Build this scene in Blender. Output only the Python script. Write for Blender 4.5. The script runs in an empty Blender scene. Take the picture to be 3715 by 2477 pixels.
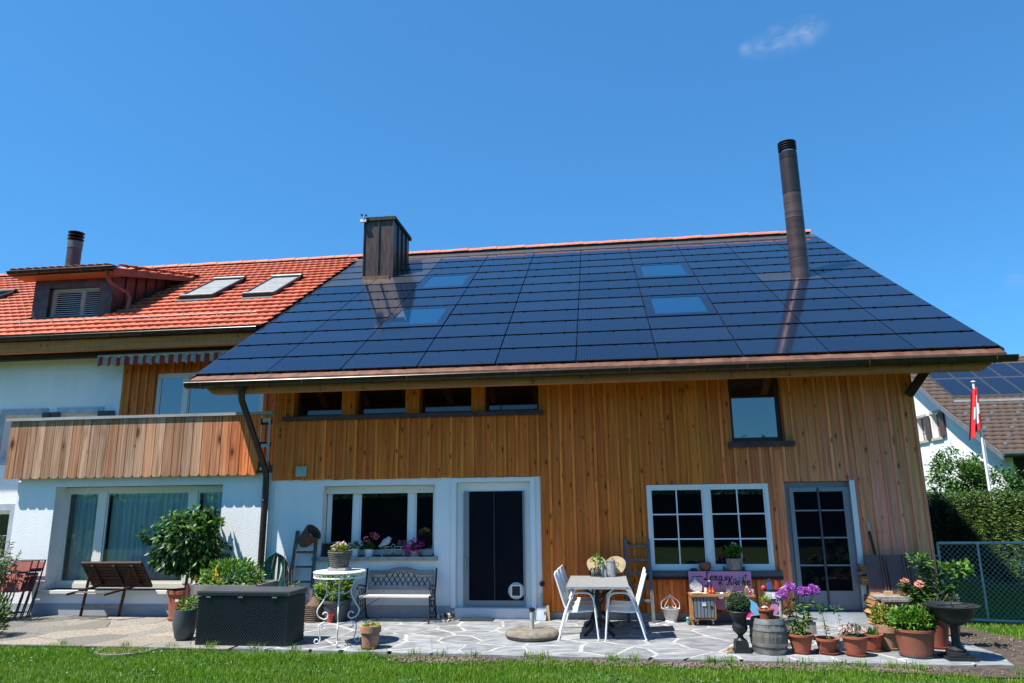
import bpy, math, random
import numpy as np
from mathutils import Vector, Matrix
random.seed(7); RNG = np.random.default_rng(7)
S = bpy.context.scene; COL = S.collection; R = math.radians; PI = math.pi

# ------------------------------------------------------------ camera, sky, sun, exposure
cd = bpy.data.cameras.new('camera'); cam = bpy.data.objects.new('camera', cd); COL.objects.link(cam)
cd.sensor_width = 36.0; cd.lens = 36.0 * 2580 / 3715; cd.clip_end = 800
_r = Vector((0.99208704, 0.12497674, -0.01200536)); _u = Vector((0.03873866, -0.21374732, 0.97612059)); _f = Vector((-0.11942626, 0.96886165, 0.21689738))
mw = Matrix((_r, _u, -_f)).transposed().to_4x4(); mw.translation = (0, 0, 1.98); cam.matrix_world = mw
S.camera = cam
SUN = Vector((-0.45, -0.30, 1.0)).normalized()
EL = math.asin(SUN.z); AZ = math.atan2(SUN.x, SUN.y)
wd = bpy.data.worlds.new('World'); S.world = wd; wd.use_nodes = True
def build_sky():
    nt = wd.node_tree; nt.nodes.clear(); n = nt.nodes.new; l = nt.links.new
    sky = n('ShaderNodeTexSky'); sky.sky_type = 'NISHITA'; sky.sun_disc = False
    sky.sun_elevation = EL; sky.sun_rotation = AZ; sky.altitude = 500; sky.air_density = 1.0; sky.dust_density = 0.05; sky.ozone_density = 1.6
    # small wisps of cloud, in fixed directions of the sky
    tc = n('ShaderNodeTexCoord'); no = n('ShaderNodeTexNoise'); no.inputs['Scale'].default_value = 26; no.inputs['Detail'].default_value = 9; no.inputs['Roughness'].default_value = .68; no.inputs['Distortion'].default_value = .6
    mp = n('ShaderNodeMapping'); mp.inputs['Scale'].default_value = (.8, .8, 1.5); l(tc.outputs['Generated'], mp.inputs[0]); l(mp.outputs[0], no.inputs[0])
    acc = None
    for d, rad, k in (((.232, .805, .5445), .024, 1.0), ((.215, .812, .5425), .020, .9), ((.198, .816, .5425), .013, .9), ((.248, .80, .5465), .024, 1.0), ((.264, .794, .5475), .024, 1.0), ((.278, .789, .548), .016, .8), ((.478, .846, .236), .018, .6)):
        v = n('ShaderNodeVectorMath'); v.operation = 'DISTANCE'; l(tc.outputs['Generated'], v.inputs[0]); v.inputs[1].default_value = Vector(d).normalized()
        m = n('ShaderNodeMapRange'); m.interpolation_type = 'SMOOTHSTEP'; l(v.outputs['Value'], m.inputs['Value'])
        m.inputs['From Min'].default_value = rad; m.inputs['From Max'].default_value = 0; m.inputs['To Max'].default_value = k
        if acc is None: acc = m.outputs[0]
        else:
            a = n('ShaderNodeMath'); a.operation = 'MAXIMUM'; l(acc, a.inputs[0]); l(m.outputs[0], a.inputs[1]); acc = a.outputs[0]
    r = n('ShaderNodeMapRange'); r.interpolation_type = 'SMOOTHSTEP'; l(no.outputs['Fac'], r.inputs['Value']); r.inputs['From Min'].default_value = .34; r.inputs['From Max'].default_value = .74
    mu = n('ShaderNodeMath'); mu.operation = 'MULTIPLY'; l(acc, mu.inputs[0]); l(r.outputs[0], mu.inputs[1])
    mu2 = n('ShaderNodeMath'); mu2.operation = 'MULTIPLY'; l(mu.outputs[0], mu2.inputs[0]); mu2.inputs[1].default_value = .30
    hs = n('ShaderNodeGamma'); hs.inputs['Gamma'].default_value = .65; l(sky.outputs[0], hs.inputs['Color'])   # softens the sky's gradient evenly
    tn = n('ShaderNodeMix'); tn.data_type = 'RGBA'; tn.blend_type = 'MULTIPLY'; tn.inputs['Factor'].default_value = 1; l(hs.outputs[0], tn.inputs['A']); tn.inputs['B'].default_value = (.275, .755, 1.23, 1)
    mx = n('ShaderNodeMix'); mx.data_type = 'RGBA'; l(mu2.outputs[0], mx.inputs['Factor']); l(tn.outputs['Result'], mx.inputs['A']); mx.inputs['B'].default_value = (3.0, 3.15, 3.3, 1)
    bg = n('ShaderNodeBackground'); bg.inputs['Strength'].default_value = 0.15; l(mx.outputs['Result'], bg.inputs[0])
    o = n('ShaderNodeOutputWorld'); l(bg.outputs[0], o.inputs[0])
build_sky()
sl = bpy.data.lights.new('sun', 'SUN'); sl.energy = 5.0; sl.angle = R(.53); sl.color = (1, .965, .90)
so = bpy.data.objects.new('sun', sl); COL.objects.link(so); so.rotation_euler = (-SUN).to_track_quat('-Z', 'Y').to_euler(); so.location = (-20, -15, 40)
vs = S.view_settings; vs.view_transform = 'Standard'; vs.look = 'None'; vs.gamma = 1; vs.exposure = 0.88; vs.use_curve_mapping = False
S.cycles.use_denoising = True; S.cycles.max_bounces = 6; S.cycles.diffuse_bounces = 3; S.cycles.glossy_bounces = 3; S.cycles.transparent_max_bounces = 8; S.cycles.caustics_reflective = False; S.cycles.caustics_refractive = False

# ------------------------------------------------------------ materials
MATS = {}
def nodes(name):
    m = bpy.data.materials.new(name); m.use_nodes = True; nt = m.node_tree
    b = nt.nodes['Principled BSDF']; MATS[name] = m
    return m, nt, b, nt.nodes.new, nt.links.new
def vec(n, l, scale=(1, 1, 1), rand=True, coord='Object'):
    tc = n('ShaderNodeTexCoord'); src = tc.outputs[coord]
    if rand:
        oi = n('ShaderNodeObjectInfo'); mu = n('ShaderNodeMath'); mu.operation = 'MULTIPLY'; mu.inputs[1].default_value = 37.0; l(oi.outputs['Random'], mu.inputs[0])
        ad = n('ShaderNodeVectorMath'); l(src, ad.inputs[0]); l(mu.outputs[0], ad.inputs[1]); src = ad.outputs[0]
    mp = n('ShaderNodeMapping'); mp.inputs['Scale'].default_value = scale; l(src, mp.inputs[0]); return mp.outputs[0]
def noise(n, l, v, scale, detail=4, rough=.55, dist=0):
    t = n('ShaderNodeTexNoise'); t.inputs['Scale'].default_value = scale; t.inputs['Detail'].default_value = detail; t.inputs['Roughness'].default_value = rough; t.inputs['Distortion'].default_value = dist
    l(v, t.inputs['Vector']); return t.outputs['Fac']
def ramp(n, l, f, stops):
    r = n('ShaderNodeValToRGB'); e = r.color_ramp.elements
    while len(e) > 1: e.remove(e[-1])
    for i, (p, c) in enumerate(stops):
        x = e[0] if i == 0 else e.new(p)
        x.position = p; x.color = (*c, 1) if len(c) == 3 else c
    l(f, r.inputs[0]); return r.outputs[0]
def mix(n, l, f, a, b, mode='MIX'):
    m = n('ShaderNodeMix'); m.data_type = 'RGBA'; m.blend_type = mode
    for k, x in (('Factor', f), ('A', a), ('B', b)):
        s = m.inputs[k]
        if isinstance(x, (int, float)): s.default_value = x
        elif isinstance(x, tuple): s.default_value = (*x, 1)
        else: l(x, s)
    return m.outputs['Result']
def objvar(n, l, col, amt=.15):
    oi = n('ShaderNodeObjectInfo'); mr = n('ShaderNodeMapRange'); l(oi.outputs['Random'], mr.inputs[0]); mr.inputs['To Min'].default_value = 1 - amt; mr.inputs['To Max'].default_value = 1 + amt
    h = n('ShaderNodeHueSaturation'); l(mr.outputs[0], h.inputs['Value']); l(col, h.inputs['Color'])
    return mix(n, l, 1.0, h.outputs[0], oi.outputs['Color'], 'MULTIPLY')
def bump(n, l, b, h, strength=.3, dist=.01):
    u = n('ShaderNodeBump'); u.inputs['Strength'].default_value = strength; u.inputs['Distance'].default_value = dist; l(h, u.inputs['Height']); l(u.outputs[0], b.inputs['Normal'])
def M(name, c, rough=.6, metal=0, var=.2, vs=6, bs=0, bst=.3, obv=.1, spec=.5, scale=(1, 1, 1), detail=5, bd=.01):
    if name in MATS: return MATS[name]
    m, nt, b, n, l = nodes(name); v = vec(n, l, scale)
    f = noise(n, l, v, vs, detail)
    lo = tuple(x * (1 - var) for x in c); hi = tuple(min(1, x * (1 + var)) for x in c)
    col = ramp(n, l, f, ((.3, lo), (.7, hi))); l(objvar(n, l, col, obv), b.inputs['Base Color'])
    b.inputs['Roughness'].default_value = rough; b.inputs['Metallic'].default_value = metal; b.inputs['Specular IOR Level'].default_value = spec
    if bs: bump(n, l, b, noise(n, l, v, bs, 3), bst, bd)
    return m
def wood(name, light, dark, grain=(14, 14, .55), knots=True, rough=.75, weather=None, obv=.13, kscale=1.0):
    m, nt, b, n, l = nodes(name); v = vec(n, l, grain)
    f = noise(n, l, v, 1.0, 6, .6, 1.3)
    col = ramp(n, l, f, ((.32, dark), (.5, tuple((a + c) / 2 for a, c in zip(light, dark))), (.66, light)))
    v3 = vec(n, l, (60, 60, 1.2)); f3 = noise(n, l, v3, 1.0, 3)
    col = mix(n, l, .45, col, ramp(n, l, f3, ((.3, (.5, .45, .4)), (.65, (1.1, 1.1, 1.1)))), 'MULTIPLY')
    if knots:
        v2 = vec(n, l, (5.2 * kscale, 5.2 * kscale, 2.3 * kscale)); vo = n('ShaderNodeTexVoronoi'); vo.inputs['Scale'].default_value = 1.0; l(v2, vo.inputs['Vector'])
        sp = n('ShaderNodeSeparateColor'); l(vo.outputs['Color'], sp.inputs[0]); rr = n('ShaderNodeMath'); rr.operation = 'DIVIDE'; l(vo.outputs['Distance'], rr.inputs[0]); ra = n('ShaderNodeMath'); ra.operation = 'ADD'; l(sp.outputs[0], ra.inputs[0]); ra.inputs[1].default_value = .25; l(ra.outputs[0], rr.inputs[1])
        kf = ramp(n, l, rr.outputs[0], ((.09, (1, 1, 1)), (.16, (.35, .35, .35)), (.30, (0, 0, 0))))
        col = mix(n, l, kf, col, tuple(x * .30 for x in dark))
    if weather: col = weather(n, l, col)
    l(objvar(n, l, col, obv), b.inputs['Base Color']); b.inputs['Roughness'].default_value = rough; b.inputs['Specular IOR Level'].default_value = .25
    bump(n, l, b, f, .25, .004)
    return m
def leaf(name, c1, c2, rough=.45, trans=.25, spec=.5):
    m, nt, b, n, l = nodes(name); g = n('ShaderNodeNewGeometry')
    col = ramp(n, l, g.outputs['Random Per Island'], ((0, c1), (1, c2)))
    l(col, b.inputs['Base Color']); b.inputs['Roughness'].default_value = rough; b.inputs['Specular IOR Level'].default_value = spec
    t = n('ShaderNodeBsdfTranslucent'); l(mix(n, l, 1.0, col, (1.3, 1.35, .55), 'MULTIPLY'), t.inputs[0]); x = n('ShaderNodeMixShader'); x.inputs[0].default_value = trans
    l(b.outputs[0], x.inputs[1]); l(t.outputs[0], x.inputs[2]); l(x.outputs[0], nt.nodes['Material Output'].inputs[0])
    return m
def glossy_pane(name, base, f0, rough=.02, tint=(1, 1, 1)):
    m, nt, b, n, l = nodes(name); b.inputs['Base Color'].default_value = (*base, 1); b.inputs['Roughness'].default_value = rough
    s = math.sqrt(f0); b.inputs['IOR'].default_value = (1 + s) / (1 - s); b.inputs['Specular Tint'].default_value = (*tint, 1)
    bump(n, l, b, noise(n, l, vec(n, l, (1, 1, 1)), 1.1, 1), .06, .02)
    return m
def clear_pane(name, f=.14, tint=(.75, .85, .85)):
    m, nt, b, n, l = nodes(name); nt.nodes.remove(b)
    t = n('ShaderNodeBsdfTransparent'); t.inputs[0].default_value = (*tint, 1); g = n('ShaderNodeBsdfGlossy'); g.inputs['Roughness'].default_value = .01
    fr = n('ShaderNodeFresnel'); fr.inputs['IOR'].default_value = (1 + math.sqrt(f)) / (1 - math.sqrt(f))
    x = n('ShaderNodeMixShader'); l(fr.outputs[0], x.inputs[0]); l(t.outputs[0], x.inputs[1]); l(g.outputs[0], x.inputs[2]); l(x.outputs[0], nt.nodes['Material Output'].inputs[0])
    return m

# ------------------------------------------------------------ mesh helpers
class MB:
    def __init__(s): s.v = []; s.f = []; s.m = []; s.cur = 0
    def add(s, vs, fs):
        k = len(s.v); s.v.extend(map(tuple, vs)); s.f.extend(tuple(i + k for i in f) for f in fs); s.m.extend([s.cur] * len(fs)); return s
    def box(s, x0, x1, y0, y1, z0, z1):
        return s.add([(x0, y0, z0), (x1, y0, z0), (x1, y1, z0), (x0, y1, z0), (x0, y0, z1), (x1, y0, z1), (x1, y1, z1), (x0, y1, z1)],
                     [(0, 3, 2, 1), (4, 5, 6, 7), (0, 1, 5, 4), (1, 2, 6, 5), (2, 3, 7, 6), (3, 0, 4, 7)])
    def bar(s, a, b, w, h, up=(0, 0, 1)):
        a = Vector(a); b = Vector(b); d = (b - a).normalized(); u = Vector(up)
        if abs(d.dot(u)) > .98: u = Vector((0, 1, 0))
        x = d.cross(u).normalized(); y = x.cross(d)
        vs = [p + x * sx * w / 2 + y * sy * h / 2 for p in (a, b) for sx, sy in ((-1, -1), (1, -1), (1, 1), (-1, 1))]
        return s.add(vs, [(0, 3, 2, 1), (4, 5, 6, 7), (0, 1, 5, 4), (1, 2, 6, 5), (2, 3, 7, 6), (3, 0, 4, 7)][:6])
    def tube(s, pts, r, n=8, cap=True):
        pts = [Vector(p) for p in pts]; k = len(s.v); N = len(pts)
        rs = r if isinstance(r, (list, tuple)) else [r] * N
        d0 = (pts[1] - pts[0]).normalized(); u = Vector((0, 0, 1)) if abs(d0.z) < .9 else Vector((1, 0, 0)); x = d0.cross(u).normalized()
        vs = []
        for i, p in enumerate(pts):
            d = (pts[min(i + 1, N - 1)] - pts[max(i - 1, 0)]).normalized(); x = (x - d * x.dot(d)).normalized(); y = d.cross(x)
            for j in range(n): a = 2 * PI * j / n; vs.append(p + (x * math.cos(a) + y * math.sin(a)) * rs[i])
        fs = [(i * n + j, i * n + (j + 1) % n, (i + 1) * n + (j + 1) % n, (i + 1) * n + j) for i in range(N - 1) for j in range(n)]
        if cap: fs += [tuple(range(n - 1, -1, -1)), tuple((N - 1) * n + j for j in range(n))]
        return s.add(vs, fs)
    def lathe(s, prof, n=20, c=(0, 0, 0), sx=1, sy=1, rip=0, ripn=0):
        vs = []; N = len(prof)
        for r, z in prof:
            for j in range(n):
                a = 2 * PI * j / n; q = r * (1 + (rip * math.cos(ripn * a) if rip else 0)); vs.append((c[0] + q * math.cos(a) * sx, c[1] + q * math.sin(a) * sy, c[2] + z))
        fs = [(i * n + j, i * n + (j + 1) % n, (i + 1) * n + (j + 1) % n, (i + 1) * n + j) for i in range(N - 1) for j in range(n)]
        if prof[0][0] > 1e-4: fs.append(tuple(range(n - 1, -1, -1)))
        if prof[-1][0] > 1e-4: fs.append(tuple((N - 1) * n + j for j in range(n)))
        return s.add(vs, fs)
    def prism(s, poly, a, b, axis='y'):
        mk = {'y': lambda p, t: (p[0], t, p[1]), 'x': lambda p, t: (t, p[0], p[1]), 'z': lambda p, t: (p[0], p[1], t)}[axis]
        n = len(poly); vs = [mk(p, a) for p in poly] + [mk(p, b) for p in poly]
        return s.add(vs, [tuple(range(n)), tuple(range(2 * n - 1, n - 1, -1))] + [(i, n + i, n + (i + 1) % n, (i + 1) % n) for i in range(n)])
    def ball(s, c, r, n=10, m=6, sq=(1, 1, 1)):
        prof = [(max(1e-5, r * math.sin(PI * i / m)), -r * math.cos(PI * i / m)) for i in range(m + 1)]; k = len(s.v); s.lathe(prof, n)
        for i in range(k, len(s.v)): p = s.v[i]; s.v[i] = (c[0] + p[0] * sq[0], c[1] + p[1] * sq[1], c[2] + p[2] * sq[2])
        return s
    def torus(s, c, R0, r, n=20, m=6, axis=(0, 0, 1), a0=0, a1=2 * PI):
        ax = Vector(axis).normalized(); x = ax.orthogonal().normalized(); y = ax.cross(x); full = abs(a1 - a0 - 2 * PI) < 1e-6
        pts = [Vector(c) + (x * math.cos(a0 + (a1 - a0) * i / n) + y * math.sin(a0 + (a1 - a0) * i / n)) * R0 for i in range(n + 1)]
        return s.tube(pts, r, m, cap=not full)
    def xf(s, mat):
        s.v = [tuple(mat @ Vector(p)) for p in s.v]; return s
WO = {}
def mesh(name, mb, mats, smooth=False):
    me = bpy.data.meshes.new(name); me.from_pydata(mb.v, [], mb.f)
    for m in (mats if isinstance(mats, (list, tuple)) else [mats]): me.materials.append(m)
    if any(mb.m): me.polygons.foreach_set('material_index', mb.m)
    if smooth:
        me.polygons.foreach_set('use_smooth', [True] * len(me.polygons))
        if smooth != 'all':
            try: me.set_sharp_from_angle(angle=R(38))
            except Exception: pass
    me.update(); return me
def link(name, me, parent=None, world=False, loc=None, rot=None):
    o = bpy.data.objects.new(name, me); COL.objects.link(o)
    if parent is not None:
        o.parent = parent
        if world: o.location = -WO.get(parent.name, Vector((0, 0, 0)))
    if loc is not None: o.location = loc
    if rot is not None: o.rotation_euler = rot
    WO[o.name] = (WO.get(parent.name, Vector((0, 0, 0))) if parent is not None else Vector((0, 0, 0))) + Vector(o.location)
    return o
def part(name, mb, mats, parent=None, smooth=False, world=False, loc=None, rot=None):
    return link(name, mesh(name, mb, mats, smooth), parent, world, loc, rot)
def tag(o, label, cat, group=None):
    o['label'] = label; o['category'] = cat
    if group: o['group'] = group
    return o
def thing(name, label, cat, loc=(0, 0, 0), rz=0, group=None):
    o = link(name, None, None, loc=loc, rot=(0, 0, rz)); o.empty_display_size = .1
    return tag(o, label, cat, group)
def kind(o, k): o['kind'] = k; return o
def copy_tree(o, parent=None, loc=None, rz=None):
    c = o.copy(); COL.objects.link(c); c.parent = parent
    if loc is not None: c.location = loc
    if rz is not None: c.rotation_euler = (0, 0, rz)
    WO[c.name] = Vector(c.location)
    for ch in list(o.children): copy_tree(ch, c)
    return c
def fast(name, V, F, mats, parent=None, world=False, smooth=False, loc=None):
    V = np.asarray(V, np.float32); F = np.asarray(F, np.int32); me = bpy.data.meshes.new(name); k = F.shape[1]
    me.vertices.add(len(V)); me.vertices.foreach_set('co', V.ravel()); me.loops.add(F.size); me.loops.foreach_set('vertex_index', F.ravel())
    me.polygons.add(len(F)); me.polygons.foreach_set('loop_start', np.arange(0, F.size, k, dtype=np.int32))
    me.materials.append(mats); me.update(calc_edges=True); me.validate()
    return link(name, me, parent, world, loc)
def norm(a): return a / np.maximum(np.linalg.norm(a, axis=1, keepdims=True), 1e-9)
def rdirs(n): return norm(RNG.normal(size=(n, 3)))
def leaves(name, P, D, size, mat, parent=None, w=.42, fold=.15, world=False, loc=None):
    """many small pointed leaves: two folded triangles pairs each, at points P pointing along D"""
    n = len(P); P = np.asarray(P, float); D = norm(np.asarray(D, float)); size = np.broadcast_to(np.asarray(size, float), (n,))[:, None]
    sd = norm(np.cross(D, rdirs(n) * .6 + np.array([0, 0, 1]))); up = np.cross(sd, D)
    mid = P + D * size * .48 + up * size * fold
    V = np.stack([P, mid + sd * size * w * .5 - up * size * fold * 1.2, P + D * size, mid - sd * size * w * .5 - up * size * fold * 1.2, mid], 1).reshape(-1, 3)
    b = np.arange(n)[:, None] * 5
    F = np.concatenate([b + np.array([[0, 1, 4]]), b + np.array([[4, 1, 2]]), b + np.array([[0, 4, 3]]), b + np.array([[4, 2, 3]])], 0)
    return fast(name, V, F, mat, parent, world, loc=loc)
def in_ball(n, c, r, shell=.5):
    d = rdirs(n); t = (shell + (1 - shell) * RNG.random((n, 1))) ** (1 / 1.5)
    return np.array(c) + d * t * np.array(r), d
def catmull(pts, k=6):
    P = [Vector(p) for p in pts]; P = [P[0] * 2 - P[1]] + P + [P[-1] * 2 - P[-2]]; out = []
    for i in range(1, len(P) - 2):
        for j in range(k):
            t = j / k; a, b, c, d = P[i - 1:i + 3]
            out.append(.5 * ((2 * b) + (c - a) * t + (2 * a - 5 * b + 4 * c - d) * t * t + (3 * b - a - 3 * c + d) * t ** 3))
    return out + [P[-2]]
# ------------------------------------------------------------ shared materials
def clad_weather(n, l, col):
    # boards toward the sheltered left and top stay orange, those at the open right corner have bleached
    g = n('ShaderNodeNewGeometry'); sp = n('ShaderNodeSeparateXYZ'); l(g.outputs['Position'], sp.inputs[0])
    m = n('ShaderNodeMapRange'); m.interpolation_type = 'SMOOTHSTEP'; l(sp.outputs['X'], m.inputs[0]); m.inputs['From Min'].default_value = 1.2; m.inputs['From Max'].default_value = 4.6; m.inputs['To Max'].default_value = .75
    z = n('ShaderNodeMapRange'); l(sp.outputs['Z'], z.inputs[0]); z.inputs['From Min'].default_value = 4.2; z.inputs['From Max'].default_value = 1.8; z.inputs['To Min'].default_value = .25
    mu = n('ShaderNodeMath'); mu.operation = 'MULTIPLY'; l(m.outputs[0], mu.inputs[0]); l(z.outputs[0], mu.inputs[1])
    bw = n('ShaderNodeHueSaturation'); bw.inputs['Saturation'].default_value = .78; bw.inputs['Value'].default_value = 1.28; l(col, bw.inputs['Color'])
    return mix(n, l, mu.outputs[0], col, bw.outputs[0])
CLAD = wood('cladding_wood', (.88, .250, .046), (.58, .138, .020), weather=clad_weather, kscale=1.7, obv=.11)
BEAM = wood('beam_wood', (.70, .255, .085), (.46, .150, .045), grain=(.6, 14, 14), kscale=1.2)
BALC = wood('balcony_wood', (.58, .37, .245), (.25, .105, .048), grain=(16, 16, .45), kscale=.7, obv=.12)
GREYWOOD = wood('grey_wood', (.34, .32, .29), (.18, .165, .15), grain=(14, 14, .7), knots=False)
RAILWOOD = wood('rail_wood', (.42, .42, .42), (.25, .25, .25), grain=(.7, 14, 14), knots=False)
DARKWOOD = wood('dark_wood', (.07, .035, .022), (.03, .016, .012), grain=(.7, 12, 12), knots=False, obv=.2)
LADDER = wood('ladder_wood', (.16, .15, .14), (.07, .065, .06), grain=(20, 20, 1.2), knots=False)
def plaster():
    m, nt, b, n, l = nodes('white_plaster'); v = vec(n, l, (1, 1, 1), rand=False)
    f = noise(n, l, v, 1.3, 5); col = ramp(n, l, f, ((.25, (.80, .80, .80)), (.75, (.87, .87, .865)))); st = ramp(n, l, noise(n, l, vec(n, l, (5, 5, .35), False), 1.0, 5), ((.35, (.965, .965, .96)), (.6, (1, 1, 1)))); col = mix(n, l, 1.0, col, st, 'MULTIPLY')
    l(col, b.inputs['Base Color']); b.inputs['Roughness'].default_value = .9; b.inputs['Specular IOR Level'].default_value = .2
    bump(n, l, b, noise(n, l, v, 38, 3, .7), .5, .012); return m
PLASTER = plaster()
PLINTH = M('plinth_grey', (.36, .38, .41), .9, var=.12, vs=3, bs=40)
CONC = M('concrete', (.30, .29, .27), .9, var=.25, vs=5, bs=50)
COPPER = M('copper_sheet', (.16, .072, .042), .55, .3, var=.45, vs=3.0, scale=(2.2, 1, .6), bs=8, bst=.06)
BROWNMETAL = M('bronze_gutter', (.035, .026, .022), .32, .5, var=.4, vs=6)
CHIMMETAL = M('chimney_copper', (.088, .056, .043), .4, .6, var=.5, vs=9, scale=(3, 3, .22), detail=7)
FLUEMETAL = M('flue_copper', (.17, .092, .07), .3, .75, var=.4, vs=2.0, scale=(.5, .5, 2.5))
DORMMETAL = M('dormer_copper', (.085, .042, .035), .42, .5, var=.45, vs=5)
BLACKM = M('black_metal', (.015, .015, .016), .45, .3, var=.3, vs=12)
WHITEPVC = M('white_window_frame', (.80, .80, .79), .35, var=.03, vs=2, obv=.02)
CREAMPVC = M('cream_window_frame', (.74, .70, .60), .4, var=.03, vs=2, obv=.02)
GREYFRAME = M('grey_door_frame', (.22, .24, .26), .4, var=.05, vs=2, obv=.02)
STEEL = M('galvanised_steel', (.36, .37, .35), .6, .0, var=.2, vs=14)
BROWNFRAME = M('brown_window_frame', (.05, .025, .018), .45, var=.2, vs=5)
PANE_DARK = glossy_pane('dark_pane', (.003, .004, .005), .06)
PANE_SKY = glossy_pane('coated_pane', (.012, .016, .02), .19)
PANE_STRIP = glossy_pane('strip_pane', (.006, .007, .006), .06)
PANE_CLEAR = clear_pane('clear_pane', .04, (.90, .96, .95))
SCREEN = M('insect_screen', (.012, .014, .022), .7, var=.3, vs=3)
ROOFDARK = M('roof_underlay', (.010, .010, .011), .6)
TILE = M('clay_tile', (.47, .110, .052), .75, var=.25, vs=5, obv=.2, bs=60, bst=.15)
RIDGETILE = M('ridge_tile', (.50, .15, .08), .7, var=.15, vs=6, obv=.12)
def panel_mat():
    m, nt, b, n, l = nodes('solar_glass'); tc = n('ShaderNodeTexCoord')
    w = n('ShaderNodeTexWave'); w.wave_type = 'BANDS'; w.bands_direction = 'X'; w.inputs['Scale'].default_value = 3.6; mp = n('ShaderNodeMapping'); mp.inputs['Scale'].default_value = (3.3, 1, 1); l(tc.outputs['Object'], mp.inputs[0]); l(mp.outputs[0], w.inputs['Vector'])
    col = ramp(n, l, w.outputs['Fac'], ((.90, (.004, .009, .024)), (.97, (.035, .055, .09)))); l(objvar(n, l, col, .2), b.inputs['Base Color'])
    b.inputs['Roughness'].default_value = .085; b.inputs['IOR'].default_value = 1.42; b.inputs['Specular Tint'].default_value = (.36, .60, 1, 1)
    v = vec(n, l, (1, 1, 1)); bump(n, l, b, noise(n, l, v, 1.2, 1), .02, .006); return m
SOLAR = panel_mat()
DUMMY = M('blank_roof_panel', (.035, .037, .04), .22, var=.15, vs=2, spec=.4)
SKYL = glossy_pane('skylight_glass', (.006, .040, .10), .06, .03)
TERRA = M('terracotta', (.27, .072, .036), .8, var=.22, vs=5, bs=30, bst=.12, obv=.12)
TERRA_OLD = M('old_terracotta', (.36, .20, .13), .9, var=.3, vs=7, bs=25, bst=.2)
SOIL = M('potting_soil', (.045, .03, .02), 1, var=.5, vs=30, bs=40, bst=.8)
GREYPOT = M('grey_plastic', (.075, .08, .085), .5, var=.1, vs=4)
WHITECER = M('white_ceramic', (.72, .72, .70), .3, var=.04, vs=4)
WHITEIRON = M('white_painted_iron', (.72, .70, .66), .5, var=.12, vs=20)
WHITEPAINT = M('white_chair_paint', (.80, .80, .80), .35, var=.04, vs=8)
BLACKIRON = M('black_cast_iron', (.018, .018, .02), .5, .4, var=.3, vs=18)
WICKER = M('wicker', (.115, .065, .04), .75, var=.5, vs=30, bs=60, bst=.6)
GWICKER = M('grey_wicker', (.10, .09, .08), .75, var=.5, vs=30, bs=60, bst=.6)
STONE = M('grey_stone', (.34, .33, .31), .85, var=.25, vs=10, bs=30, bst=.3)
L_GREEN = leaf('leaf_green', (.030, .085, .012), (.085, .19, .025))
L_LEMON = leaf('lemon_leaf', (.008, .032, .006), (.042, .115, .012), rough=.40, trans=.22, spec=.3)
L_FRESH = leaf('leaf_fresh', (.055, .15, .015), (.14, .28, .035))
L_YEL = leaf('leaf_yellow_green', (.10, .17, .015), (.25, .30, .03))
L_DARK = leaf('leaf_dark', (.010, .032, .010), (.030, .075, .018))
L_BOX = leaf('boxwood_leaf', (.018, .055, .022), (.06, .12, .045))
L_HEDGE = leaf('hedge_leaf', (.022, .060, .008), (.085, .155, .018), trans=.15)
L_OLIVE = leaf('olive_leaf', (.06, .10, .045), (.15, .20, .10))
def petal(name, a, b): return leaf(name, a, b, .6, .3, .2)
P_PURPLE = petal('petal_purple', (.36, .08, .56), (.60, .24, .80)); P_PINK = petal('petal_pink', (.72, .10, .22), (.85, .24, .38)); P_MAG = petal('petal_magenta', (.55, .03, .30), (.75, .08, .45))
P_PALE = petal('petal_pale_pink', (.68, .40, .60), (.85, .70, .80)); P_WHITE = petal('petal_white', (.75, .75, .72), (.9, .9, .88)); P_ROSE = petal('petal_rose', (.78, .25, .22), (.90, .50, .42))
STEMG = M('green_stem', (.07, .10, .03), .7); STEMB = M('brown_stem', (.06, .04, .025), .85, var=.4, vs=20)
def col(name, c, rough=.5, metal=0): return M(name, c, rough, metal, var=.06, vs=5, obv=.02)
RED = col('red_plastic', (.55, .03, .03)); BLUE = col('blue_plastic', (.03, .10, .45)); YELLOW = col('yellow_plastic', (.75, .45, .03)); HOTPINK = col('hot_pink', (.62, .02, .22)); PINKBOARD = col('pink_board', (.62, .27, .44), .6)
GLASSY = clear_pane('bottle_glass', .05, (.86, .90, .88)); CHROME = col('brushed_metal', (.55, .56, .56), .25, .9)
# ------------------------------------------------------------ farmhouse with the solar roof
W = 12.76; EAVE_Y, EAVE_Z, SL = 11.65, 4.20, math.tan(R(31.05)); RA = R(31.05)
def zr(y): return EAVE_Z + SL * (y - EAVE_Y)
def wall_mb(x0, x1, z0, z1, holes, y0, y1):
    xs = sorted({x0, x1, *[min(max(h[i], x0), x1) for h in holes for i in (0, 1)]}); zs = sorted({z0, z1, *[min(max(h[i], z0), z1) for h in holes for i in (2, 3)]}); mb = MB()
    for a, b in zip(xs, xs[1:]):
        run = None
        for c, d in zip(zs, zs[1:]):
            mx, mz = (a + b) / 2, (c + d) / 2; solid = not any(h[0] < mx < h[1] and h[2] < mz < h[3] for h in holes)
            if solid: run = [run[0], d] if run else [c, d]
            if run and (not solid): mb.box(a, b, y0, y1, *run); run = None
        if run: mb.box(a, b, y0, y1, *run)
    return mb
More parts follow.
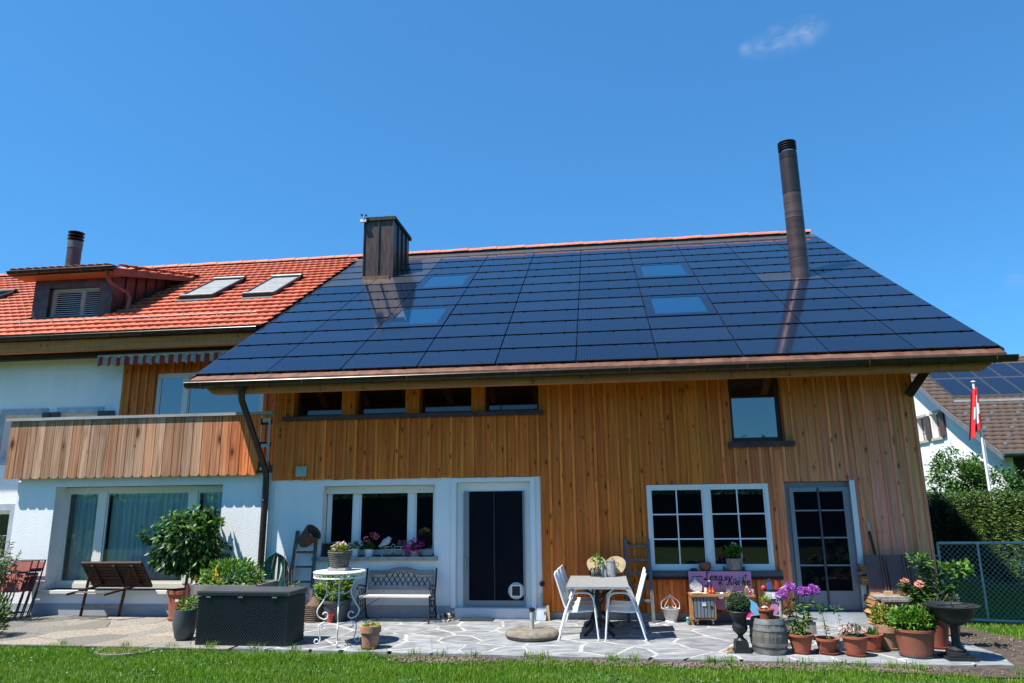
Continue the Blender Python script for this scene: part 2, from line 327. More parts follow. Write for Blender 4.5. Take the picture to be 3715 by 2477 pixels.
def boards(root, x0, x1, z0f, z1, holes, y, pitch, mat, bw=.05, name='board', dep=.022, tint=None):
    """vertical boards with cover battens, each its own object, cut round the openings"""
    n = round((x1 - x0) / pitch); ed = [x0 + (x1 - x0) * i / n for i in range(n + 1)]; ed = [ed[0]] + [e + random.uniform(-.012, .012) for e in ed[1:-1]] + [ed[-1]]
    def column(a, b, ya, yb, nm):
        cuts = sorted({a, b, *[h[i] for h in holes for i in (0, 1) if a < h[i] < b]})
        for p, q in zip(cuts, cuts[1:]):
            if q - p < .012: continue
            mx = (p + q) / 2; z0 = z0f(mx); free = [[z0, z1]]
            for h in holes:
                if h[0] < mx < h[1]:
                    free = [s for f in free for s in ([f[0], min(f[1], h[2])], [max(f[0], h[3]), f[1]]) if s[1] - s[0] > .02]
            for c, d in free:
                o = part(nm, MB().box(p + .001, q - .001, ya, yb, c + (random.uniform(-.006, .006) if c == z0 else 0), d), mat, root, world=True)
                g = random.uniform(.92, 1.05) if nm == 'board' else random.uniform(1.02, 1.18); o.color = (g, g * random.uniform(.92, 1.07), g * random.uniform(.85, 1.15), 1)
    for a, b in zip(ed, ed[1:]): column(a, b, y - dep + random.uniform(-.003, .003), y, name)
    for e in ed[1:-1]: column(e - bw / 2, e + bw / 2, y - dep * 2.7, y - dep - .008, 'batten')
house = thing('solar_house', 'farmhouse clad in orange timber boards under a long dark blue solar panel roof', 'house', (-.4, W, 0))
HP = lambda name, mb, mat, parent=None, smooth=False: part(name, mb, mat, parent or house, smooth, world=True)
WIN1 = (-5.09, -3.0, 1.02, 2.26); DOOR1 = (-2.61, -1.28, .17, 2.29); STRIP = (-5.73, -1.1, 3.54, 4.42); UPW = (2.24, 3.13, 2.90, 4.35); KIT = (.73, 2.77, .78, 2.20); DOOR2 = (3.03, 4.14, .15, 2.22)
HP('plaster_wall', wall_mb(-6.03, -1.02, 0, 2.40, [WIN1, DOOR1], W, W + .34), PLASTER)
core = HP('timber_wall', wall_mb(-6.03, 5.22, 2.40, 4.52, [STRIP, UPW], W + .004, W + .30), CLAD)
HP('timber_wall', wall_mb(-1.02, 5.22, 0, 2.40, [KIT, DOOR2], W + .004, W + .30), CLAD)
def sidewall(x0, x1, ylo, zhi):
    return MB().prism([(ylo, 0), (27.0, 0), (27.0, 4.4), (20, 8.95), (ylo, 4.5)], x0, x1, 'x')
HP('side_wall', sidewall(4.98, 5.22, W + .31, 4.5), CLAD); HP('side_wall', sidewall(-6.03, -5.8, W + .35, 4.5), CLAD)
HP('rear_wall', MB().box(-5.79, 4.97, 26.7, 27, 0, 4.3), PLASTER)
boards(house, -6.08, 5.25, lambda x: 2.375 if x < -1.02 else .115, 4.52, [STRIP, UPW, KIT, DOOR2], W, .2, CLAD)
HP('corner_board', MB().box(5.225, 5.27, W - .05, W + .1, .1, 4.6), CLAD)
HP('plinth', wall_mb(-6.02, -1.03, 0, .2, [DOOR1], W - .012, W - .001), PLINTH)
HP('concrete_base', MB().box(-1.0, 3.0, W - .02, W - .001, 0, .11).box(4.16, 5.22, W - .02, W - .001, 0, .11), CONC)
HP('door_step', MB().box(2.96, 4.18, W - .14, W + .02, 0, .15), M('step_concrete', (.42, .44, .46), .85, var=.12, vs=6, bs=40))
HP('door_surround', wall_mb(-2.69, -1.20, .17, 2.365, [DOOR1], W - .035, W - .002), PLASTER)
HP('threshold', MB().box(-2.62, -1.27, W - .06, W + .3, 0, .168), M('threshold_plaster', (.60, .62, .64), .9, var=.06))
def window(root, name, x0, x1, z0, z1, y, lights, fr=.055, dep=.07, fmat=WHITEPVC, pmat=PANE_DARK, cols=1, rows=1, mw_=.018, sill=None, mull=.1):
    """a window: frame mesh with one pane per light; cols and rows give the glazing bars"""
    mb = MB().box(x0, x1, y, y + dep, z1 - fr, z1).box(x0, x1, y, y + dep, z0, z0 + fr).box(x0, x0 + fr, y, y + dep, z0 + fr, z1 - fr).box(x1 - fr, x1, y, y + dep, z0 + fr, z1 - fr)
    o = part(name, mb, fmat, root, world=True); xs = [x0 + fr] + [v for e in lights for v in (e - mull / 2, e + mull / 2)] + [x1 - fr]
    for e in lights: part('mullion', MB().box(e - mull / 2, e + mull / 2, y - .01, y + dep, z0 + fr, z1 - fr), fmat, o, world=True)
    for a, b in zip(xs[::2], xs[1::2]):
        part('sash', MB().box(a + .001, b - .001, y + .012, y + .05, z1 - fr - .035, z1 - fr - .001).box(a + .001, b - .001, y + .012, y + .05, z0 + fr + .001, z0 + fr + .045).box(a + .001, a + .03, y + .013, y + .05, z0 + fr + .045, z1 - fr - .035).box(b - .03, b - .001, y + .013, y + .05, z0 + fr + .045, z1 - fr - .035), fmat, o, world=True)
        part('pane', MB().box(a + .03, b - .03, y + .028, y + .036, z0 + fr + .045, z1 - fr - .035), pmat, o, world=True)
        for i in range(1, cols): c = a + (b - a) * i / cols; part('glazing_bar', MB().box(c - mw_ / 2, c + mw_ / 2, y + .016, y + .027, z0 + fr + .045, z1 - fr - .035), fmat, o, world=True)
        for i in range(1, rows): c = z0 + fr + .045 + (z1 - z0 - 2 * fr - .08) * i / rows; part('glazing_bar', MB().box(a + .03, b - .03, y + .017, y + .0275, c - mw_ / 2, c + mw_ / 2), fmat, o, world=True)
    return o
w1 = window(house, 'window', -5.07, -3.0, 1.03, 2.25, W + .2, [-4.51, -3.47], .05, mull=.11)
part('blind_box', MB().box(-5.08, -3.005, W + .13, W + .199, 2.12, 2.255), CREAMPVC, w1, world=True)
HP('window_sill', MB().box(-5.22, -2.93, W - .09, W + .2, .955, 1.02), STONE)
# strip of upper windows
for a, b in ((-5.73, -4.79), (-4.53, -3.57), (-3.31, -2.33), (-2.09, -1.1)):
    o = HP('strip_window', MB().box(a + .002, b - .002, W + .2, W + .26, 3.545, 3.60).box(a + .002, a + .05, W + .2, W + .26, 3.60, 4.42).box(b - .05, b - .002, W + .2, W + .26, 3.6, 4.42), BROWNFRAME)
    part('pane', MB().box(a + .05, b - .05, W + .225, W + .235, 3.6, 4.42), PANE_STRIP, o, world=True)
for a, b in ((-4.79, -4.53), (-3.57, -3.31), (-2.33, -2.09)): HP('window_post', MB().box(a, b, W - .022, W + .26, 3.545, 4.45), CLAD)
HP('copper_sill', MB().box(-5.92, -1.02, W - .1, W + .2, 3.462, 3.54), M('sill_copper', (.075, .035, .03), .45, .4, var=.4, vs=4))
w2 = window(house, 'window', 2.25, 3.12, 2.91, 4.36, W + .17, [], .035, fmat=BROWNFRAME, pmat=PANE_SKY)
HP('copper_sill', MB().box(2.17, 3.26, W - .1, W + .17, 2.81, 2.90), MATS['sill_copper'])
window(house, 'window', .735, 2.765, .785, 2.195, W - .03, [1.735], .055, cols=2, rows=3, mw_=.022, mull=.1)
HP('stone_sill', MB().box(.64, 2.86, W - .13, W - .045, .70, .78), M('slate_sill', (.07, .075, .085), .6)); HP('sill_board', MB().box(.63, 2.87, W - .10, W - .045, .645, .699), DARKWOOD)
# sliding door with insect screen and cat flap
d1 = HP('sliding_door', MB().box(-2.605, -2.49, W + .10, W + .2, .171, 2.285).box(-1.40, -1.285, W + .10, W + .2, .171, 2.285).box(-2.49, -1.40, W + .1, W + .2, 2.13, 2.285).box(-2.49, -1.40, W + .1, W + .2, .171, .26), WHITEPVC)
part('screen_frame', MB().box(-2.489, -2.39, W + .06, W + .1, .19, 2.125).box(-1.43, -1.401, W + .06, W + .1, .19, 2.125).box(-2.39, -1.43, W + .06, W + .099, .19, .28), GREYFRAME, d1, world=True)
part('screen_join', MB().box(-1.95, -1.925, W + .058, W + .084, .28, 2.125), M('join_dark', (.010, .012, .018), .7), d1, world=True)
part('pane', MB().box(-2.389, -1.431, W + .085, W + .092, .28, 2.124), M('door_screen', (.004, .005, .010), .8, var=.25, vs=3, spec=.12), d1, world=True)
part('handle', MB().box(-2.46, -2.435, W + .03, W + .058, .82, 1.0), CHROME, d1, world=True)
cf = part('cat_flap', MB().lathe([(.14, 0), (.14, .02), (.125, .03)], 28).xf(Matrix.Translation((-1.56, W + .085, .44)) @ Matrix.Rotation(R(90), 4, 'X')), M('cat_flap_clear', (.50, .53, .55), .3), d1, True, world=True)
part('flap', MB().box(-1.63, -1.49, W + .045, W + .055, .36, .52), SCREEN, cf, world=True); part('flap_frame', MB().box(-1.65, -1.63, W + .04, W + .056, .34, .54).box(-1.49, -1.47, W + .04, W + .056, .34, .54).box(-1.63, -1.49, W + .04, W + .056, .52, .54).box(-1.63, -1.49, W + .04, W + .056, .34, .36), WHITEPVC, cf, world=True)
# glazed door on the right
d2 = HP('glazed_door', MB().box(3.035, 3.11, W + .06, W + .14, .151, 2.215).box(4.075, 4.135, W - .03, W + .14, .151, 2.215).box(3.11, 4.075, W + .06, W + .14, 2.12, 2.215), GREYFRAME)
part('white_jamb', MB().box(4.08, 4.16, W - .05, W - .031, .14, 2.23), WHITEPVC, d2, world=True)
part('door_leaf', MB().box(3.112, 3.18, W + .02, W + .06, .16, 2.118).box(3.975, 4.073, W + .02, W + .06, .16, 2.118).box(3.18, 3.975, W + .021, W + .059, .16, .46).box(3.18, 3.975, W + .021, W + .06, 2.05, 2.118), GREYFRAME, d2, world=True)
part('pane', MB().box(3.18, 3.975, W + .036, W + .043, .46, 2.05), glossy_pane('door_glass', (.004, .005, .008), .02), d2, world=True)
for z in (.86, 1.3, 1.74): part('glazing_bar', MB().box(3.18, 3.975, W + .024, W + .035, z - .012, z + .012), GREYFRAME, d2, world=True)
part('screen_edge', MB().box(3.56, 3.59, W + .0, W + .02, .17, 2.11), M('screen_slate', (.05, .06, .08), .5), d2, world=True)
v = HP('air_vent', MB().box(-5.60, -5.40, W - .075, W - .05, 2.44, 2.62), M('vent_grey', (.36, .42, .36), .5))
for i in range(4): part('louvre', MB().box(-5.585, -5.415, W - .085, W - .0755, 2.46 + i * .04, 2.485 + i * .04), MATS['vent_grey'], v, world=True)
for x, z in ((-1.94, 2.87), (-.12, 2.15)):
    HP('hook', MB().tube([(x, W - .05, z), (x - .01, W - .07, z + .05), (x + .005, W - .075, z + .12)], .011, 6), YELLOW)
HP('wall_lamp', MB().lathe([(.035, 0), (.045, .03), (.02, .06)], 14).xf(Matrix.Translation((-1.10, W - .0, .565)) @ Matrix.Rotation(R(90), 4, 'X')), M('navy_lamp', (.008, .010, .035), .5), smooth=True)
# roof
RX0, RX1, RIDGE_Y = -7.13, 6.22, 20.02
def slope_slab(x0, x1, y0, y1, t, up=0.0): return MB().prism([(y0, zr(y0) + up), (y1, zr(y1) + up), (y1, zr(y1) + up - t), (y0, zr(y0) + up - t)], x0, x1, 'x')
roof = HP('roof', slope_slab(RX0 + .02, RX1 - .02, EAVE_Y + .02, RIDGE_Y, .2, -.055), ROOFDARK)
def RP(name, mb, mat, smooth=False): return part(name, mb, mat, roof, smooth, world=True)
RP('rear_slope', MB().prism([(RIDGE_Y, zr(RIDGE_Y) - .06), (28.4, 4.15), (28.4, 3.95), (RIDGE_Y, zr(RIDGE_Y) - .26)], RX0 + .02, RX1 - .02, 'x'), TILE)
RP('soffit', slope_slab(RX0 + .05, RX1 - .05, EAVE_Y + .12, 15, .03, -.257), M('soffit_wood', (.16, .075, .03), .8, var=.3, vs=8))
for x in (RX0, RX1 - .03): RP('verge_flashing', slope_slab(x, x + .03, EAVE_Y - .05, RIDGE_Y - .1, .16, .0), BLACKM)
EDG = [-7.11, -5.78, -4.435, -3.083, -1.73, -.373, .98, 2.33, 3.66, 4.97, 6.20]; NROW = 12; DY = (19.66 - EAVE_Y) / NROW; DS = DY / math.cos(RA); PM = {}
def panel(i, r0, nr, mat):
    w = EDG[i + 1] - EDG[i] - .02; Ls = DS * nr - .038; key = (round(w, 3), nr, mat.name)
    if key not in PM:
        mb = MB(); mb.add([(0, 0, .016), (w, 0, .016), (w, Ls, .004), (0, Ls, .004), (0, 0, -.006), (w, 0, -.006), (w, Ls, -.012), (0, Ls, -.012)], [(0, 1, 2, 3)])
        mb.cur = 1; mb.f += [(4, 5, 1, 0), (5, 6, 2, 1), (6, 7, 3, 2), (7, 4, 0, 3)]; mb.m += [1] * 4
        if mat is SOLAR:
            for t in (.17, .5, .83): mb.box(w * t - .022, w * t + .022, -.02, .02, .0, .026)
        PM[key] = mesh('solar_panel', mb, [mat, BLACKM])
    y = EAVE_Y + r0 * DY
    return link('solar_panel' if mat is SOLAR else 'skylight' if mat is SKYL else 'blank_panel', PM[key], roof, loc=Vector((EDG[i] + .010, y + .02, zr(y + .02))) - WO[roof.name], rot=(RA, 0, 0))
SKYI = {(2, 3), (2, 7), (6, 3), (6, 7)}
for i in range(10):
    r = 0
    while r < NROW:
        if (i, r) in SKYI:
            o = panel(i, r, 2, SKYL); w = EDG[i + 1] - EDG[i] - .02; L = DS * 2 - .026
            # dark border of the flush roof window
            b = part('frame', MB().box(.002, w - .002, .005, .16, .017, .02).box(.002, w - .002, L - .18, L - .03, .007, .0105).box(.002, .16, .16, L - .18, .014, .018).box(w - .16, w - .002, .16, L - .18, .014, .018), SOLAR, o)
            r += 2; continue
        panel(i, r, 1, DUMMY if (i == 0 and r >= 8) or (i == 1 and r >= 8) or (i, r) == (8, 6) else SOLAR); r += 1
RP('ridge_flashing', slope_slab(RX0 + .02, RX1 - .02, 19.67, 19.98, .02, .02), M('ridge_sheet', (.13, .135, .13), .35, .6))
RP('ridge_board', MB().box(RX0 + .05, RX1 - .12, 19.99, 20.1, zr(19.98) - .15, zr(19.98) + .09), BLACKM)
def ridge_tile_mesh():
    mb = MB(); n = 8
    for k, (x, r) in enumerate(((0, .115), (.46, .128))):
        for j in range(n + 1): a = PI * j / n; mb.v.append((x, -r * math.cos(a), r * math.sin(a) * .85))
    mb.f = [(j, j + 1, n + 2 + j, n + 1 + j) for j in range(n)] + [tuple(range(n, -1, -1)), tuple(range(n + 1, 2 * n + 2))]; mb.m = [0] * len(mb.f); return mesh('ridge_tile', mb, RIDGETILE, True)
RTM = ridge_tile_mesh()
def ridge_tiles(x0, x1, parent, z):
    x = x1 - .45
    while x > x0 - .4:
        o = link('ridge_tile', RTM, parent, loc=Vector((x, 20.06, z + random.uniform(-.006, .006))) - WO[parent.name], rot=(0, R(random.uniform(-.6, .6)), 0)); x -= .43
ridge_tiles(RX0 + .1, 6.12, roof, zr(20.0) + .07)
# eave: copper apron, gutter with brackets, timber purlin
RP('copper_apron', MB().add([(RX0 + .03, 11.5, 4.085), (RX1 - .03, 11.5, 4.085), (RX1 - .03, 11.68, 4.185), (RX0 + .03, 11.68, 4.185)], [(0, 1, 2, 3)]).box(RX0 + .03, RX1 - .03, 11.5, 11.52, 4.04, 4.083), COPPER)
def gutter(x0, x1, y, z, r, root, mat, nb, name='gutter'):
    mb = MB(); n = 9
    for x in (x0, x1):
        for q in (r, r - .006):
            for j in range(n): a = PI + PI * j / (n - 1); mb.v.append((x, y + q * math.cos(a), z + q * math.sin(a)))
    k = 2 * n
    for j in range(n - 1): mb.f += [(j, j + 1, k + j + 1, k + j), (n + j + 1, n + j, k + n + j, k + n + j + 1)]
    mb.f += [tuple(range(n)), tuple(range(k + n - 1, k - 1, -1)), (0, k, k + n, n), (n - 1, 2 * n - 1, k + 2 * n - 1, k + n - 1)]; mb.m = [0] * len(mb.f)
    mb.tube([(x0, y - r, z), (x1, y - r, z)], .012, 6)
    g = part(name, mb, mat, root, True, world=True)
    for i in range(nb):
        x = x0 + (x1 - x0) * (i + .5) / nb; pts = [(x, y + (r + .008) * math.cos(a), z + (r + .008) * math.sin(a)) for a in [PI + PI * j / 6 for j in range(7)]]
        part('bracket', MB().tube(pts, .009, 4), COPPER if i % 3 == 0 else mat, g, world=True)
    return g
gutter(-7.2, 6.34, 11.56, 4.035, .09, house, BROWNMETAL, 22)
pb = MB().prism([(-6.95, 4.02), (6.12, 4.02), (5.92, 3.855), (-6.76, 3.855)], 11.66, 11.82, 'y')
HP('eave_beam', pb, BEAM)
for k in range(15):
    x = -6.6 + k * .88; HP('rafter', MB().prism([(11.83, zr(11.83) - .30), (15, zr(15) - .30), (15, zr(15) - .46), (11.83, zr(11.83) - .42)], x, x + .12, 'x'), BEAM)
HP('brace', MB().bar((5.16, 12.62, 3.62), (5.62, 12.62, 4.2), .12, .12, (0, 1, 0)), DARKWOOD)
# downpipe
dp = [(-6.2, 11.6, 3.99), (-6.2, 11.62, 3.84), (-6.2, 11.66, 3.72), (-6.15, 12.58, 2.60), (-6.155, 12.66, 2.46), (-6.155, 12.67, 2.3)]
o = HP('downpipe', MB().tube(dp, [.075, .06, .055, .055, .055, .055], 12).tube([(-6.155, 12.67, 2.36), (-6.165, 12.67, .02)], .057, 12), M('downpipe_bronze', (.05, .033, .026), .4, .5, var=.35, vs=7), smooth=True)
for z in (2.02, .82): part('pipe_clip', MB().torus((-6.16, 12.67, z), .06, .009, 12, 5), BLACKM, o, world=True)
part('funnel', MB().lathe([(.058, 0), (.10, .13), (.10, .17)], 12, (-6.2, 11.6, 3.86)), BROWNMETAL, o, True, world=True)
# chimney box
def cp(x0, x1, y0, y1, zt): return MB().prism([(y0, zr(y0) - .1), (y1, zr(y1) - .1), (y1, zt), (y0, zt)], x0, x1, 'x')
ch = RP('chimney', cp(-6.19, -5.37, 17.65, 19.2, 9.45), CHIMMETAL)
part('chimney_cap', MB().box(-6.23, -5.32, 17.6, 19.3, 9.452, 9.55), M('cap_moss', (.035, .033, .022), .9, var=.6, vs=22, bs=30, bst=.8), ch, world=True)
for x in (-6.19, -5.78, -5.37): part('standing_seam', MB().box(x - .012, x + .012, 17.615, 17.648, zr(17.65) - .02, 9.449), CHIMMETAL, ch, world=True)
for y in (18.05, 18.45, 18.85): part('standing_seam', MB().box(-5.368, -5.335, y - .012, y + .012, zr(y), 9.449), CHIMMETAL, ch, world=True)
part('base_flashing', MB().box(-6.14, -5.42, 17.50, 17.648, zr(17.5) - .03, zr(17.65) + .02), COPPER, ch, world=True)
an = part('wind_gauge', MB().box(-6.28, -6.12, 17.52, 17.6, 9.40, 9.47).tube([(-6.2, 17.56, 9.47), (-6.2, 17.56, 9.58)], .012, 6), WHITEPVC, ch, world=True)
for a in (0, 2.1, 4.2): part('cup', MB().ball((-6.2 + .07 * math.cos(a), 17.56 + .07 * math.sin(a), 9.59), .032, 8, 5), BLACKM, an, world=True)
# round flue
fx, fy = 4.565, 15.93
fl = RP('flue_pipe', MB().lathe([(.20, 6.5), (.20, 7.19)], 28, (fx, fy, 0)), FLUEMETAL, True)
for z0, z1, m in ((7.20, 8.13, FLUEMETAL), (8.14, 8.75, M('flue_banded', (.20, .11, .08), .3, .7, var=.45, vs=2.2, scale=(.2, .2, 5))), (8.76, 9.60, M('flue_dark', (.06, .042, .036), .32, .6, var=.3, vs=2)), (9.61, 9.77, MATS['flue_dark'])):
    part('flue_section', MB().lathe([(.201, z0), (.201, z1)], 28, (fx, fy, 0)), m, fl, True, world=True)
part('neck', MB().lathe([(.15, 9.77), (.15, 9.90)], 20, (fx, fy, 0)), CHROME, fl, True, world=True)
for i in range(4): part('cowl_disc', MB().lathe([(.16, 0), (.205, .018), (.205, .034), (.15, .045)], 24, (fx, fy, 9.83 + i * .058)), BLACKM, fl, True, world=True)
# ------------------------------------------------------------ white house with the clay tile roof, balcony and dormer
YB = 14.9; TX0, TX1, TEY = -20.6, -7.16, 14.1
th = thing('tiled_house', 'white rendered house with red clay tile roof, dormer and timber balcony', 'house', (-11, W, 0))
TP = lambda name, mb, mat, parent=None, smooth=False: part(name, mb, mat, parent or th, smooth, world=True)
BIG = (-10.44, -7.04, .44, 2.32); LW1 = (-13.71, -12.74, 3.03, 4.02); LW2 = (-12.28, -11.36, 3.03, 4.02); LWL = (-14.2, -13.24, .75, 1.88); UW = (-10.03, -7.42, 3.2, 4.90)
TP('ground_floor_wall', wall_mb(-11.26, -6.035, 0, 2.52, [BIG], W, W + .36), PLASTER); TP('ground_floor_wall', MB().box(-11.26, -10.96, W + .361, YB - .001, 0, 2.52), PLASTER)
TP('upper_wall', wall_mb(TX0, -10.86, 0, 5.55, [LW1, LW2, LWL], YB, YB + .3), PLASTER); TP('upper_wall', wall_mb(-10.859, -6.09, 2.5, 5.55, [UW], YB + .02, YB + .3), CLAD)
boards(th, -10.86, -6.09, lambda x: 2.62, 5.5, [UW], YB + .016, .21, CLAD)
TP('side_wall', MB().prism([(YB + .301, 0), (25.6, 0), (25.6, 5.4), (20, 8.8), (YB + .301, 5.6)], TX0, TX0 + .3, 'x'), PLASTER); TP('rear_wall', MB().box(TX0 + .3, -6.1, 25.3, 25.6, 0, 5.3), PLASTER)
TP('plinth', MB().box(-11.27, -6.04, W - .012, W - .001, 0, .2), PLINTH)
# big ground-floor window with curtains
bw = window(th, 'picture_window', -10.44, -7.04, .441, 2.31, W + .25, [-9.625, -7.755], .09, .08, CREAMPVC, PANE_CLEAR, mull=.17)
for a, b in ((-10.34, -9.72), (-9.53, -7.85), (-7.66, -7.14)):
    n = int((b - a) * 60); V = []; ph = random.random() * 6
    for i in range(n + 1):
        x = a + (b - a) * i / n; y = W + .42 + .030 * math.sin(x * 52 + ph + 1.5 * math.sin(x * 7)) + .014 * math.sin(x * 23)
        V += [(x, y, .56), (x, y, 2.26)]
    part('curtain', MB().add(V, [(2 * i, 2 * i + 2, 2 * i + 3, 2 * i + 1) for i in range(n)]), M('net_curtain', (.80, .86, .84), .9, var=.05), bw, 'all', world=True)
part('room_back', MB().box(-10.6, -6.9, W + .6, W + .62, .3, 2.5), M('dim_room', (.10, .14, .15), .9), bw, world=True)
TP('window_sill', MB().box(-10.54, -6.98, W - .1, W + .25, .385, .44), M('sill_limestone', (.62, .60, .54), .8, var=.08))
for (a, b, c, d) in (LW1, LW2, LWL):
    window(th, 'window', a + .002, b - .002, c + .002, d - .002, YB + .16, [(a + b) / 2], .05, fmat=WHITEPVC, pmat=PANE_DARK, mull=.05, rows=2)
    TP('stone_surround', wall_mb(a - .12, b + .12, c - .14, d + .14, [(a, b, c, d)], YB - .02, YB - .001), M('surround_grey', (.40, .45, .50), .8))
for x0, x1 in ((-14.25, -13.85), (-12.72, -12.53), (-12.5, -12.30), (-11.34, -10.95)): 
    s = TP('shutter', MB().box(x0, x1, YB - .07, YB - .025, 2.98, 4.06), BROWNFRAME)
# upper window
window(th, 'window', -10.02, -7.43, 3.21, 4.89, YB + .03, [-9.30], .07, .07, CREAMPVC, PANE_SKY, mull=.12)
# terrace and balcony front
TP('terrace_slab', MB().box(-11.42, -6.04, W - .02, YB - .002, 2.521, 2.66), M('slab_dark', (.10, .095, .09), .8))
bal = TP('balcony', MB().box(-11.42, -6.1, W - .149, W - .09, 3.40, 3.52).box(-11.42, -6.1, W - .149, W - .09, 2.62, 2.72).box(-11.42, -6.1, W - .149, W - .09, 3.0, 3.08), DARKWOOD)
NB = 27; x0, x1 = -11.43, -6.29; p = (x1 - x0) / NB
for i in range(NB):
    a = x0 + i * p + .005; b = x0 + (i + 1) * p - .006; zb = 2.475 + random.uniform(-.004, .004); c = .035
    o = part('board', MB().prism([(a + c, zb), (b - c, zb), (b, zb + c), (b, 3.585), (a, 3.585), (a, zb + c)], W - .175, W - .15, 'y'), BALC, bal, world=True)
    t = max(0, min(1, (i - 19.5) / 6)); g = random.uniform(.90, 1.08); g2 = random.random() < .22
    base = Vector((1, 1, 1)) if not g2 else Vector((1.0, .84, .72))
    o.color = (*(base.lerp(Vector((1.6, .74, .30)), t) * g), 1)
part('hand_rail', MB().box(-11.52, -6.06, W - .21, W - .06, 3.586, 3.64), RAILWOOD, bal, world=True)
part('end_bracket', MB().box(-6.26, -6.10, W - .17, W - .15, 3.44, 3.52).box(-6.14, -6.10, W - .17, W - .15, 2.56, 3.44).box(-6.26, -6.14, W - .17, W - .15, 2.98, 3.04).box(-6.26, -6.14, W - .17, W - .15, 2.56, 2.62), STEEL, bal, world=True)
# balcony side boards at the left end
for i in range(10): part('side_board', MB().box(-11.44, -11.42, W - .05 + i * .2, W + .14 + i * .2, 2.5, 3.58), BALC, bal, world=True)
# roof under the tiles
tr = TP('tile_roof', slope_slab(TX0, TX1, TEY + .03, RIDGE_Y, .16, -.05), M('tile_underlay', (.12, .05, .03), .9))
TRP = lambda name, mb, mat, smooth=False: part(name, mb, mat, tr, smooth, world=True)
TRP('rear_slope', MB().prism([(RIDGE_Y, zr(RIDGE_Y) - .06), (26.5, 5.3), (26.5, 5.1), (RIDGE_Y, zr(RIDGE_Y) - .26)], TX0, TX1, 'x'), TILE)
TWd, TLn = .205, .405
def tile_geo():
    mb = MB(); n = 8
    prof = [(i / n, .026 * math.sin(PI * i / n) ** .8 + (.006 if i > n - 2 else 0)) for i in range(n + 1)]
    for s, up, ex in ((0., .066, 1), (.012, .070, 1), (TLn, .006, .9)):
        for t, h in prof:
            bow = -.032 * math.sin(PI * t) if s < .1 else 0
            mb.v.append((t * TWd * 1.015, s + bow, h * ex + up))
    for k in range(2):
        for i in range(n): a = k * (n + 1) + i; mb.f.append((a, a + 1, a + n + 2, a + n + 1))
    k = len(mb.v)
    for t, h in prof: mb.v.append((t * TWd * 1.015, .004 - .032 * math.sin(PI * t), .026 + h * .6))
    for i in range(n): mb.f.append((k + i, k + i + 1, i + 1, i))
    mb.m = [0] * len(mb.f); return mb
TG = tile_geo(); TME = mesh('roof_tile', TG, TILE, True); tiles = []; halves = []
NR = 20; CS = (RIDGE_Y - TEY) / math.cos(RA) / NR
DORM = (-13.92, -11.70, 15.35, 18.35); SKW = ((-10.62, -9.60, 16.2, 18.0), (-8.90, -7.9, 16.12, 17.95), (-17.6, -16.45, 16.6, 17.9))
for r in range(NR):
    y = TEY - .02 + r * CS * math.cos(RA); nx = int((TX1 + .0 - TX0) / TWd)
    for c in range(nx):
        x = TX1 - .01 - (c + 1) * TWd - (TWd / 2 if r % 2 else 0) + (TWd / 2)
        if x < TX0 or x + TWd > TX1 + .03: continue
        if DORM[0] < x + TWd / 2 < DORM[1] and DORM[2] < y + .15 < DORM[3] - (0 if x < -12 else 0): continue
        if any(s[0] < x + TWd / 2 < s[1] and s[2] - .1 < y + .1 < s[3] - .1 for s in SKW): continue
        if x / (y + .3) < -.985: continue
        tiles.append((x, y))
    xe = max((t_[0] for t_ in tiles if t_[1] == y), default=None)
    if xe is not None and TX1 - (xe + TWd) > .05: halves.append((xe + TWd, y, (TX1 + .01 - xe - TWd) / TWd))
# the 300 that show largest (nearest) are objects of their own, the rest one mass
tiles.sort(key=lambda t: math.hypot(t[0] + .2, t[1])); rot = (RA, 0, 0)
for x, y in tiles[:300]:
    o = link('roof_tile', TME, tr, loc=Vector((x, y, zr(y) + random.uniform(-.003, .004))) - WO[tr.name], rot=(RA + random.uniform(-.008, .008), random.uniform(-.01, .01), random.uniform(-.006, .006)))
for x, y, k in halves: link('verge_tile', TME, tr, loc=Vector((x, y, zr(y))) - WO[tr.name], rot=rot).scale = (k, 1, 1)
tv = np.array(TG.v); tf = [f for f in TG.f]; rest = tiles[300:]; ca, sa = math.cos(RA), math.sin(RA); Vs = []; Fs = []
for k, (x, y) in enumerate(rest):
    q = np.empty_like(tv); j = RNG.uniform(-.003, .004); q[:, 0] = tv[:, 0] + x; q[:, 1] = tv[:, 1] * ca - tv[:, 2] * sa + y; q[:, 2] = tv[:, 1] * sa + tv[:, 2] * ca + zr(y) + j; Vs.append(q); Fs.append(np.array(tf) + k * len(tv))
def tile_mass_mat():
    m, nt, b, n, l = nodes('clay_tile_mass'); g = n('ShaderNodeNewGeometry'); v = vec(n, l, (1, 1, 1), False)
    c1 = ramp(n, l, g.outputs['Random Per Island'], ((0, (.34, .080, .038)), (1, (.57, .138, .064)))); c = mix(n, l, .5, c1, ramp(n, l, noise(n, l, v, 5, 5), ((.3, (.37, .088, .041)), (.7, (.56, .134, .062)))))
    l(c, b.inputs['Base Color']); b.inputs['Roughness'].default_value = .75; return m
kind(fast('roof_tiles', np.concatenate(Vs), np.concatenate(Fs), tile_mass_mat(), tr, True), 'stuff')
ridge_tiles(TX0, RX0 + .06, tr, zr(20.0) + .07)
gutter(TX0, -7.2, 13.99, 5.64, .08, th, BROWNMETAL, 18)
TP('fascia_beam', MB().box(TX0, -7.15, 14.08, 14.22, 5.31, 5.56), BEAM); TP('wall_plate', MB().box(TX0, -6.2, 14.34, 14.5, 5.212, 5.455), DARKWOOD); TP('soffit', MB().box(TX0, -7.0, 14.23, 14.89, 5.46, 5.5), MATS['soffit_wood'])
